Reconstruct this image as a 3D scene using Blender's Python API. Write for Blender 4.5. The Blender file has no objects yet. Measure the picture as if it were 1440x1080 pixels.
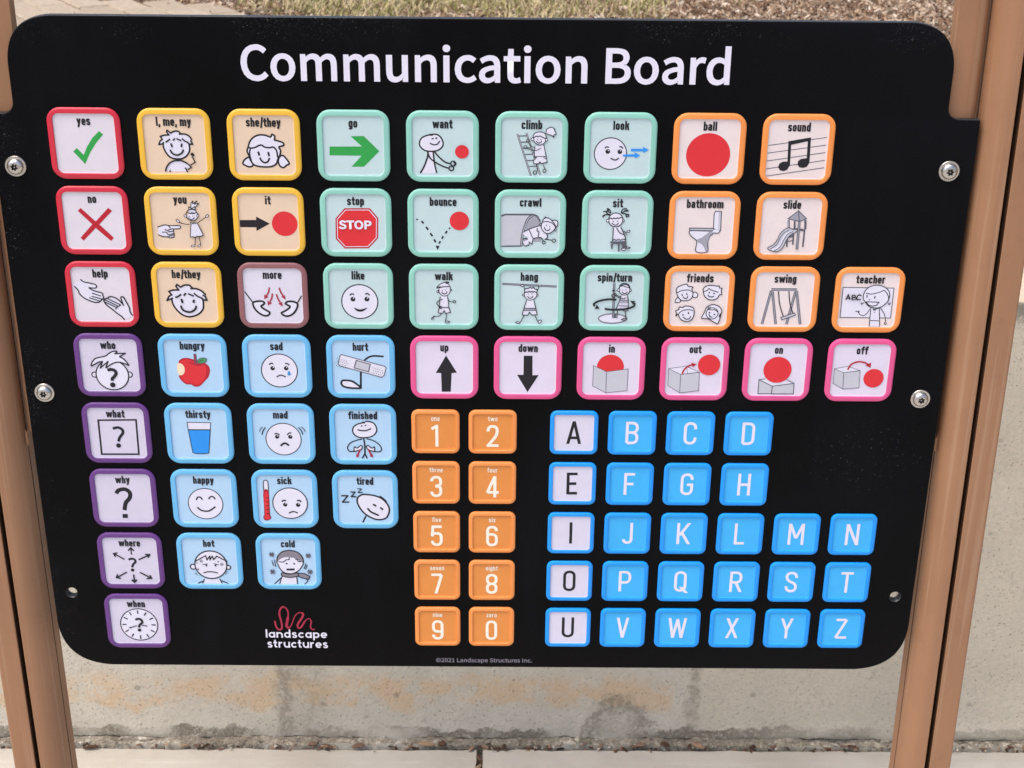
import bpy, bmesh, math, random
from mathutils import Matrix, Vector, noise
from mathutils.geometry import tessellate_polygon

S = bpy.context.scene
COL = S.collection
R = math.radians
PI = math.pi

# ------------------------------------------------------------------ camera
cam = bpy.data.cameras.new('camera')
cam.sensor_width = 36.0
cam.lens = 51.204
cam.clip_start = 0.05
cam.clip_end = 400.0
cam.dof.use_dof = True
cam.dof.focus_distance = 1.70
cam.dof.aperture_fstop = 14.0
camo = bpy.data.objects.new('camera', cam)
COL.objects.link(camo)
S.camera = camo


def rodrigues(w):
    a = Vector(w)
    return Matrix.Rotation(a.length, 3, a.normalized())


RC = rodrigues((0.41441309, -0.01020298, 0.0092056))   # board axes -> camera axes (x right, y down, z forward)


def b2w(v):
    return Vector((v[0], v[2], -v[1]))


right, up, back = b2w(RC[0]), -b2w(RC[1]), -b2w(RC[2])
M = Matrix((right, up, back)).transposed().to_4x4()
M.translation = Vector((0.46053, -1.6091, 1.55))
camo.matrix_world = M

# ------------------------------------------------------------------ light: bright overcast
SUN_EL, SUN_AZ = 64.0, 236.0       # azimuth measured from north (+y) clockwise: behind the viewer, a little left
w = bpy.data.worlds.new('World')
S.world = w
w.use_nodes = True
wn = w.node_tree
bg = wn.nodes['Background']
bg.inputs['Strength'].default_value = 0.15
sky = wn.nodes.new('ShaderNodeTexSky')
sky.sky_type = 'NISHITA'
sky.sun_disc = False
sky.sun_elevation = R(SUN_EL)
sky.sun_rotation = R(SUN_AZ)
sky.air_density = 1.0
sky.dust_density = 4.0
sky.ozone_density = 1.0
wn.links.new(sky.outputs[0], bg.inputs[0])
sun = bpy.data.lights.new('sun', 'SUN')
sun.energy = 1.5
sun.angle = R(50)
sun.color = (1.0, 0.95, 0.88)
suno = bpy.data.objects.new('sun', sun)
COL.objects.link(suno)
sd = Vector((math.sin(R(SUN_AZ)) * math.cos(R(SUN_EL)), math.cos(R(SUN_AZ)) * math.cos(R(SUN_EL)), math.sin(R(SUN_EL))))
suno.rotation_euler = sd.to_track_quat('Z', 'Y').to_euler()
S.view_settings.view_transform = 'Standard'
S.view_settings.look = 'None'
S.view_settings.exposure = 0.62
S.view_settings.gamma = 1.0
S.view_settings.use_curve_mapping = False

# ------------------------------------------------------------------ helpers


def lin(h):
    h = h.lstrip('#')
    c = [int(h[i:i + 2], 16) / 255 for i in (0, 2, 4)]
    return tuple((x / 12.92 if x <= 0.04045 else ((x + 0.055) / 1.055) ** 2.4) for x in c) + (1.0,)


def tag(o, label=None, cat=None, group=None, kind=None):
    for k, v in (('label', label), ('category', cat), ('group', group), ('kind', kind)):
        if v:
            o[k] = v
    return o


def link(name, me, parent=None, loc=(0, 0, 0)):
    o = bpy.data.objects.new(name, me)
    COL.objects.link(o)
    o.parent = parent
    o.location = loc
    return o


def empty(name, loc):
    o = bpy.data.objects.new(name, None)
    o.empty_display_size = 0.05
    COL.objects.link(o)
    o.location = loc
    return o


def mesh(name, V, F, mats, mi=None, smooth=False):
    me = bpy.data.meshes.new(name)
    me.from_pydata([tuple(v) for v in V], [], F)
    for m in (mats if isinstance(mats, (list, tuple)) else [mats]):
        me.materials.append(m)
    if mi:
        me.polygons.foreach_set('material_index', mi)
    if smooth:
        me.polygons.foreach_set('use_smooth', [True] * len(me.polygons))
    me.update()
    return me


class NT:
    """tiny node-building helper"""

    def __init__(self, name):
        self.m = bpy.data.materials.new(name)
        self.m.use_nodes = True
        self.t = self.m.node_tree
        self.b = self.t.nodes['Principled BSDF']

    def n(self, typ, **kw):
        nd = self.t.nodes.new('ShaderNode' + typ)
        for k, v in kw.items():
            setattr(nd, k, v)
        return nd

    def put(self, sock, v):
        if v is None:
            return
        if isinstance(v, bpy.types.NodeSocket):
            self.t.links.new(v, sock)
        else:
            if sock.type == 'RGBA' and isinstance(v, tuple) and len(v) == 3:
                v = v + (1,)
            sock.default_value = v

    def coord(self):
        return self.n('TexCoord').outputs['Object']

    def world(self):
        return self.n('NewGeometry').outputs['Position']

    def noise(self, scale, detail=4, rough=0.55, vec=None, dist=0.0):
        nd = self.n('TexNoise')
        nd.inputs['Scale'].default_value = scale
        nd.inputs['Detail'].default_value = detail
        nd.inputs['Roughness'].default_value = rough
        nd.inputs['Distortion'].default_value = dist
        self.put(nd.inputs['Vector'], vec)
        return nd.outputs['Fac']

    def voro(self, scale, vec=None, feature='F1', rnd=1.0, out='Distance'):
        nd = self.n('TexVoronoi', feature=feature)
        nd.inputs['Scale'].default_value = scale
        nd.inputs['Randomness'].default_value = rnd
        self.put(nd.inputs['Vector'], vec)
        return nd.outputs[out]

    def ramp(self, fac, a, b, lo=0.0, hi=1.0):
        nd = self.n('MapRange', interpolation_type='SMOOTHSTEP')
        self.put(nd.inputs['Value'], fac)
        nd.inputs['From Min'].default_value = a
        nd.inputs['From Max'].default_value = b
        nd.inputs['To Min'].default_value = lo
        nd.inputs['To Max'].default_value = hi
        return nd.outputs[0]

    def math(self, op, a, b=None, c=None):
        nd = self.n('Math', operation=op)
        self.put(nd.inputs[0], a)
        if b is not None:
            self.put(nd.inputs[1], b)
        if c is not None:
            self.put(nd.inputs[2], c)
        return nd.outputs[0]

    def mix(self, f, a, b, mode='MIX'):
        nd = self.n('Mix', data_type='RGBA', blend_type=mode)
        self.put(nd.inputs[0], f)
        self.put(nd.inputs[6], a)
        self.put(nd.inputs[7], b)
        return nd.outputs[2]

    def bump(self, h, strength, dist=0.001, normal=None):
        nd = self.n('Bump')
        nd.inputs['Strength'].default_value = strength
        nd.inputs['Distance'].default_value = dist
        self.put(nd.inputs['Height'], h)
        if normal is not None:
            self.put(nd.inputs['Normal'], normal)
        return nd.outputs[0]

    def out(self, col=None, rough=None, normal=None, metal=None, spec=None):
        self.put(self.b.inputs['Base Color'], col)
        self.put(self.b.inputs['Roughness'], rough)
        self.put(self.b.inputs['Normal'], normal)
        self.put(self.b.inputs['Metallic'], metal)
        self.put(self.b.inputs['Specular IOR Level'], spec)
        return self.m


ALB = 1.0


def plastic(name, hexcol, rough=0.42, grain=0.25, k=1.0, spec=0.35):
    """HDPE sheet: faint mottling, fine grain"""
    m = NT(name)
    c = lin(hexcol)
    c = tuple(min(0.9, x * ALB * k) for x in c[:3])
    v = m.world()
    n1 = m.noise(40, 3, vec=v)
    n2 = m.noise(900, 2, vec=v)
    n3 = m.noise(9, 3, vec=v)
    col = m.mix(m.ramp(n1, 0.3, 0.75), c, tuple(x * 0.95 for x in c))
    col = m.mix(m.ramp(n3, 0.45, 0.75, 0, 0.5), col, tuple(x * 0.95 for x in c))
    rg = m.ramp(n1, 0.2, 0.8, rough - 0.05, rough + 0.08)
    return m.out(col, rg, m.bump(n2, grain, 0.0004), spec=spec)


# ------------------------------------------------------------------ materials
def mat_panel():
    m = NT('black_sheet')
    v = m.world()
    sep = m.n('SeparateXYZ')
    m.put(sep.inputs[0], v)
    X, Z = sep.outputs[0], sep.outputs[2]
    # light scratches and dust dots, thickest near the routed edge, on the left and below the last tiles
    dots = m.ramp(m.voro(420, v), 0.20, 0.34, 1, 0)
    patch = m.ramp(m.noise(9, 3, vec=v), 0.45, 0.6)
    edge = m.math('MAXIMUM', m.ramp(X, -0.06, -0.1, 0, 1), m.ramp(Z, 1.235, 1.265, 0, 1))
    dx = m.math('SUBTRACT', X, 0.92)
    dz = m.math('SUBTRACT', Z, 0.745)
    d = m.math('SQRT', m.math('ADD', m.math('MULTIPLY', dx, dx), m.math('MULTIPLY', m.math('MULTIPLY', dz, dz), 3.0)))
    spot = m.ramp(d, 0.03, 0.10, 1, 0)
    few = m.ramp(m.noise(220, 1, vec=v), 0.60, 0.68)
    dust = m.math('MULTIPLY', m.math('MULTIPLY', dots, m.math('MAXIMUM', m.math('MULTIPLY', edge, patch), spot)), m.math('ADD', m.math('MULTIPLY', few, 0.9), m.math('MULTIPLY', edge, 0.13)))
    rare = m.math('MULTIPLY', m.ramp(m.voro(70, v), 0.035, 0.065, 1, 0), m.ramp(m.noise(30, 1, vec=v), 0.62, 0.68))
    dust = m.math('MAXIMUM', m.math('MINIMUM', dust, 0.5), m.math('MULTIPLY', rare, 0.35))
    mp = m.n('Mapping')
    m.put(mp.inputs[0], v)
    mp.inputs['Rotation'].default_value = (0, 0.5, 0)
    mp.inputs['Scale'].default_value = (14, 14, 2.2)
    smear_sheen = m.math('ADD', m.ramp(m.noise(4, 4, vec=v), 0.35, 0.75, 0, 0.6), m.ramp(m.noise(1, 5, 0.6, vec=mp.outputs[0]), 0.48, 0.75, 0, 0.5))
    smear_sheen = m.math('ADD', smear_sheen, m.math('MULTIPLY', m.ramp(X, 0.55, 1.0), m.ramp(Z, 0.9, 1.25)))  # painted sheen: base colour lifts towards the upper right
    base = m.mix(smear_sheen, (0.0018, 0.0018, 0.0024), (0.0040, 0.0043, 0.0058))
    col = m.mix(dust, base, (0.12, 0.12, 0.13))
    h = m.math('ADD', m.noise(1100, 3, vec=v), m.math('MULTIPLY', m.noise(260, 3, vec=v), 0.8))
    return m.out(col, m.ramp(smear_sheen, 0, 1, 0.36, 0.52), m.bump(h, 0.35, 0.0006), spec=0.08)


def mat_post():
    m = NT('tan_powder_coat')
    v = m.world()
    mp = m.n('Mapping')
    m.put(mp.inputs[0], v)
    mp.inputs['Scale'].default_value = (60, 60, 4)
    st = m.noise(1.0, 4, vec=mp.outputs[0])
    n1 = m.noise(6, 4, vec=v)
    c = lin('#9E7456')[:3]
    c = tuple(x * ALB for x in c)
    col = m.mix(m.ramp(n1, 0.35, 0.7), c, tuple(x * 0.90 for x in c))
    col = m.mix(m.ramp(st, 0.5, 0.72, 0, 0.35), col, tuple(x * 0.86 for x in c))
    run = m.n('Mapping')
    m.put(run.inputs[0], v)
    run.inputs['Scale'].default_value = (150, 150, 2)
    col = m.mix(m.ramp(m.noise(1, 3, vec=run.outputs[0]), 0.56, 0.70, 0, 0.22), col, (0.52, 0.36, 0.24))
    col = m.mix(m.ramp(m.noise(34, 5, 0.7, vec=v), 0.56, 0.72, 0, 0.22), col, (0.20, 0.11, 0.065))
    scuff = m.math('MULTIPLY', m.ramp(m.noise(95, 2, vec=v), 0.72, 0.78), m.ramp(m.noise(13, 2, vec=v), 0.55, 0.65))
    col = m.mix(m.math('MULTIPLY', scuff, 0.5), col, (0.55, 0.42, 0.3))
    return m.out(col, m.ramp(n1, 0.2, 0.8, 0.45, 0.6), m.bump(m.noise(700, 3, vec=v), 0.3, 0.0005), spec=0.35)


def mat_slot():
    m = NT('shaded_brown_channel')  # shade inside the slot is put into this darker post colour
    return m.out(m.mix(m.noise(30, 3, vec=m.world()), (0.085, 0.042, 0.024), (0.12, 0.06, 0.034)), 0.6, spec=0.2)


def mat_steel():
    m = NT('stainless_steel')
    v = m.world()
    n = m.noise(400, 3, vec=v)
    return m.out(m.mix(n, (0.50, 0.48, 0.45), (0.66, 0.64, 0.60)), m.ramp(n, 0.2, 0.8, 0.22, 0.4), m.bump(n, 0.2, 0.0003), metal=1.0)


def mat_recess():
    m = NT('dark_socket')  # darker, unevenly toned metal for the inside of the socket
    return m.out(m.mix(m.noise(900, 2, vec=m.world()), (0.03, 0.03, 0.032), (0.16, 0.16, 0.17)), 0.5, metal=0.6)


def mat_wall():
    m = NT('stained_concrete')
    v = m.world()
    sep = m.n('SeparateXYZ')
    m.put(sep.inputs[0], v)
    X, Z = sep.outputs[0], sep.outputs[2]
    big = m.noise(5, 5, 0.6, vec=v)
    mid = m.noise(22, 5, 0.65, vec=v)
    fine = m.noise(160, 5, 0.7, vec=v)
    grit = m.noise(520, 3, 0.6, vec=v)
    beige = m.mix(m.ramp(big, 0.35, 0.7), lin('#E0D5C0'), lin('#D3C8B4'))
    gray = m.mix(m.ramp(mid, 0.3, 0.7), lin('#D9D2C3'), lin('#CCC5B7'))
    col = m.mix(m.ramp(X, 0.74, 0.84, 1, 0), beige, gray)
    # iron-peach band of wash above the footing, left of the vertical seam
    wob = m.math('MULTIPLY', m.math('SUBTRACT', m.noise(13, 4, 0.6, vec=v), 0.5), 0.09)
    zz = m.math('ADD', Z, wob)
    band = m.math('MULTIPLY', m.ramp(zz, 0.058, 0.074), m.ramp(zz, 0.105, 0.14, 1, 0))
    band = m.math('MULTIPLY', band, m.ramp(X, 0.755, 0.768, 1, 0))
    band = m.math('MULTIPLY', band, m.ramp(m.noise(17, 5, 0.7, vec=v), 0.38, 0.56, 0.05, 1))
    band = m.math('MULTIPLY', band, m.ramp(fine, 0.25, 0.6, 0.55, 1))
    col = m.mix(m.math('MULTIPLY', band, 0.85), col, lin('#DDB98F'))
    # dark seepage at the foot
    zb = m.math('ADD', Z, m.math('MULTIPLY', m.math('SUBTRACT', m.noise(26, 4, 0.65, vec=v), 0.5), 0.055))
    amount = m.ramp(m.noise(4.5, 3, vec=v), 0.42, 0.52, 0.12, 1)
    foot = m.math('MULTIPLY', m.ramp(zb, 0.022, 0.028, 1, 0), m.ramp(m.noise(110, 5, 0.75, vec=v), 0.38, 0.52, 0.35, 1))
    foot = m.math('MULTIPLY', foot, m.math('MULTIPLY', amount, m.ramp(X, 0.85, 1.0, 1, 0.45)))
    col = m.mix(m.math('MULTIPLY', foot, 0.92), col, lin('#6A6253'))
    # arched lichen ring
    dx = m.math('DIVIDE', m.math('SUBTRACT', X, 0.672), 0.062)
    dz = m.math('DIVIDE', m.math('SUBTRACT', Z, 0.015), 0.080)
    d = m.math('SQRT', m.math('ADD', m.math('MULTIPLY', dx, dx), m.math('MULTIPLY', dz, dz)))
    d = m.math('ADD', d, m.math('MULTIPLY', m.math('SUBTRACT', m.noise(45, 4, 0.7, vec=v), 0.5), 0.9))
    ring = m.math('MULTIPLY', m.ramp(d, 0.85, 1.1, 1, 0), m.ramp(d, 0.2, 0.75, 0.25, 0.85))
    ring = m.math('MULTIPLY', ring, m.ramp(fine, 0.3, 0.6, 0.4, 1))
    col = m.mix(m.math('MULTIPLY', ring, m.ramp(m.noise(70, 5, 0.75, vec=v), 0.36, 0.56, 0.25, 1)), col, lin('#6C6454'))
    # two vertical drips
    for cx, wdt, k in ((0.112, 0.014, 0.85), (0.796, 0.012, 0.8), (0.145, 0.045, 0.5), (-0.9, 0.03, 0.5), (2.1, 0.03, 0.5)):
        ax = m.math('ABSOLUTE', m.math('ADD', m.math('SUBTRACT', X, cx), m.math('MULTIPLY', m.math('SUBTRACT', m.noise(30, 3, vec=v), 0.5), 0.03)))
        s = m.math('MULTIPLY', m.ramp(ax, wdt * 0.3, wdt * 1.3, 1, 0), m.math('MULTIPLY', m.ramp(fine, 0.35, 0.6, 0.35, 1), m.ramp(m.noise(50, 4, 0.7, vec=v), 0.35, 0.6, 0.35, 1)))
        col = m.mix(m.math('MULTIPLY', s, k), col, lin('#7F7566'))
    # moss at the top arris
    zt = m.math('ADD', Z, m.math('MULTIPLY', m.math('SUBTRACT', mid, 0.5), 0.03))
    top = m.math('MULTIPLY', m.ramp(zt, 0.755, 0.785), m.ramp(fine, 0.3, 0.55, 0.3, 1))
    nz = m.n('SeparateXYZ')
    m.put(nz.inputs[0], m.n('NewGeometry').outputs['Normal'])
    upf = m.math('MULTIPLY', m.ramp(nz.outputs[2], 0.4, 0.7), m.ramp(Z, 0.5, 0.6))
    col = m.mix(m.math('MULTIPLY', top, m.math('SUBTRACT', 0.85, upf)), col, lin('#5F6154'))
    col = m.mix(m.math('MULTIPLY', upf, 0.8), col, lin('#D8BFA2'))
    # small spots, pits and pale aggregate
    spots = m.math('MULTIPLY', m.ramp(m.voro(28, v), 0.12, 0.2, 1, 0), m.ramp(m.noise(7, 2, vec=v), 0.55, 0.65))
    col = m.mix(m.math('MULTIPLY', spots, 0.6), col, lin('#7D766A'))
    pit = m.ramp(m.voro(190, v), 0.16, 0.30, 1, 0)
    pit = m.math('MULTIPLY', pit, m.ramp(m.noise(150, 2, vec=v), 0.5, 0.6))
    col = m.mix(m.math('MULTIPLY', pit, 0.45), col, lin('#5E574B'))
    chip = m.math('MULTIPLY', m.ramp(m.voro(260, v, rnd=0.9), 0.16, 0.26, 1, 0), m.ramp(m.noise(240, 2, vec=v), 0.55, 0.62))
    col = m.mix(m.math('MULTIPLY', chip, 0.5), col, lin('#D9D2C4'))
    col = m.mix(m.ramp(grit, 0.3, 0.7, 0.22, 0), col, lin('#B2A999'))
    cz = m.math('ABSOLUTE', m.math('SUBTRACT', Z, m.math('ADD', 0.004, m.math('MULTIPLY', m.math('SUBTRACT', m.noise(35, 4, 0.7, vec=v), 0.5), 0.016))))
    crk = m.math('MULTIPLY', m.ramp(cz, 0.0006, 0.0020, 1, 0), m.ramp(m.noise(8, 2, vec=v), 0.40, 0.50, 0.2, 1))
    col = m.mix(m.math('MULTIPLY', crk, 0.9), col, (0.03, 0.022, 0.016))
    ledge = m.math('MULTIPLY', m.ramp(nz.outputs[2], 0.3, 0.6), m.ramp(Z, 0.04, 0.05, 1, 0))  # settled dirt, also darkened to offset the extra light on up-facing mortar
    ledge = m.math('MULTIPLY', ledge, m.ramp(m.noise(90, 5, 0.7, vec=v), 0.4, 0.55, 0.1, 0.9))
    col = m.mix(ledge, col, lin('#7D7365'))
    smear = m.math('MULTIPLY', m.ramp(m.noise(38, 5, 0.7, vec=v), 0.60, 0.70), m.ramp(m.noise(6, 2, vec=v), 0.4, 0.6))
    col = m.mix(m.math('MULTIPLY', smear, 0.4), col, lin('#948A7B'))
    col = m.mix(m.ramp(fine, 0.35, 0.7, 0, 0.4), col, lin('#BCB2A1'))
    h = m.math('SUBTRACT', m.math('ADD', m.math('MULTIPLY', fine, 1.2), m.math('MULTIPLY', grit, 0.6)), m.math('MULTIPLY', pit, 1.2))
    h = m.math('ADD', h, m.math('MULTIPLY', foot, 0.7))
    return m.out(col, 0.92, m.bump(h, 0.75, 0.0022), spec=0.2)


def mat_slab():
    m = NT('pale_concrete')
    v = m.world()
    n1, n2, n3 = m.noise(9, 5, 0.6, vec=v), m.noise(70, 5, 0.65, vec=v), m.noise(420, 3, vec=v)
    mp = m.n('Mapping')
    m.put(mp.inputs[0], v)
    mp.inputs['Scale'].default_value = (8, 90, 8)
    br = m.noise(1, 4, vec=mp.outputs[0])
    col = m.mix(m.ramp(n1, 0.35, 0.7), lin('#BDB7AD'), lin('#B4ADA2'))
    col = m.mix(m.ramp(n2, 0.5, 0.75, 0, 0.45), col, lin('#BDB4A7'))
    col = m.mix(m.ramp(br, 0.55, 0.75, 0, 0.3), col, lin('#D3CEC5'))
    col = m.mix(m.ramp(n3, 0.62, 0.75, 0, 0.4), col, lin('#8F877A'))
    return m.out(col, 0.9, m.bump(m.math('ADD', n2, n3), 0.5, 0.001), spec=0.2)


def mat_vary(name, cols, rough=0.85, scale=300, bump=0.5):
    """one material whose tone varies from piece to piece"""
    m = NT(name)
    a = m.n('Attribute')
    a.attribute_name = 'tone'
    cr = m.n('ValToRGB')
    m.put(cr.inputs[0], a.outputs['Fac'])
    e = cr.color_ramp.elements
    while len(e) < len(cols):
        e.new(0.5)
    for i, c in enumerate(cols):
        e[i].position = i / (len(cols) - 1)
        e[i].color = lin(c)
    n = m.noise(scale, 4, 0.6, vec=m.world())
    col = m.mix(m.ramp(n, 0.3, 0.75, 0, 0.35), cr.outputs[0], lin(cols[0]))
    return m.out(col, rough, m.bump(n, bump, 0.001), spec=0.2)


def mat_soil():
    m = NT('brown_soil')
    v = m.world()
    n1, n2, n3 = m.noise(3, 4, vec=v), m.noise(45, 5, 0.7, vec=v), m.noise(260, 4, 0.7, vec=v)
    col = m.mix(n2, lin('#5B4C40'), lin('#9A8470'))
    col = m.mix(m.ramp(n3, 0.45, 0.7), col, lin('#B49C85'))
    col = m.mix(m.ramp(n1, 0.5, 0.7, 0, 0.4), col, lin('#6E6B45'))
    return m.out(col, 0.95, m.bump(m.math('ADD', n2, n3), 1.0, 0.008), spec=0.1)


def mat_paver():
    m = NT('sandy_paver')
    v = m.world()
    oi = m.n('ObjectInfo').outputs['Random']
    n, n2 = m.noise(60, 4, vec=v), m.noise(500, 3, vec=v)
    col = m.mix(oi, lin('#B3A48F'), lin('#A3947F'))
    col = m.mix(m.ramp(n, 0.4, 0.7, 0, 0.5), col, lin('#947F6F'))
    col = m.mix(m.ramp(n2, 0.55, 0.7, 0, 0.4), col, lin('#8C7866'))
    return m.out(col, 0.9, m.bump(n2, 0.5, 0.001), spec=0.2)


def mat_edge():
    m = NT('routed_edge')
    n = m.noise(500, 3, vec=m.world())
    return m.out(m.mix(n, (0.012, 0.013, 0.014), (0.035, 0.037, 0.04)), m.ramp(n, 0.2, 0.8, 0.32, 0.5), spec=0.6)


EDGEM = mat_edge()
PANEL, POST, SLOT, STEEL, RECESS = mat_panel(), mat_post(), mat_slot(), mat_steel(), mat_recess()
WALL, SLAB, SOIL, PAVER = mat_wall(), mat_slab(), mat_soil(), mat_paver()
BARK = mat_vary('bark_mulch', ['#5E4636', '#8A6B54', '#A98C72', '#C9B298', '#E0D0BC'])
CRUMB = mat_vary('grit_crumbs', ['#6A6154', '#8F8677', '#B4AB9C', '#D8D1C4'])
LEAF = mat_vary('dead_leaf', ['#3A2A20', '#5A4233', '#82695A', '#A58B70'])
GRASS = mat_vary('dry_grass', ['#6F7338', '#A09A60', '#BFAE86', '#D3C39C', '#C9AE8B'], bump=0.2)

INK = {}
for key, name, hx in (('k', 'ink_black', '#1C1B22'), ('w', 'ink_white', '#E2DFEE'), ('r', 'ink_red', '#DC2F38'), ('R', 'ink_crimson', '#B81F30'),
                      ('G', 'ink_green', '#2FA14A'), ('V', 'ink_leaf_green', '#4E9A63'), ('b', 'ink_blue', '#2A93EC'), ('B', 'ink_tear_blue', '#3F93CF'),
                      ('y', 'ink_light_grey', '#C4C4CF'), ('Y', 'ink_grey', '#A09FAC'), ('m', 'ink_mid_grey', '#86808C'), ('d', 'ink_dark_grey', '#585863'),
                      ('c', 'ink_wine', '#A82A44'), ('x', 'ink_cream', '#F1DDC0'), ('p', 'ink_lilac', '#DAD4E6'), ('W', 'ink_paper_white', '#E4E0F0'),
                      ('q', 'ink_warm_white', '#FFEEDD')):
    INK[key] = plastic(name, hx, 0.5, 0.08)
INK_ORDER = list(INK)
INK_LIST = [INK[k] for k in INK_ORDER]

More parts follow.
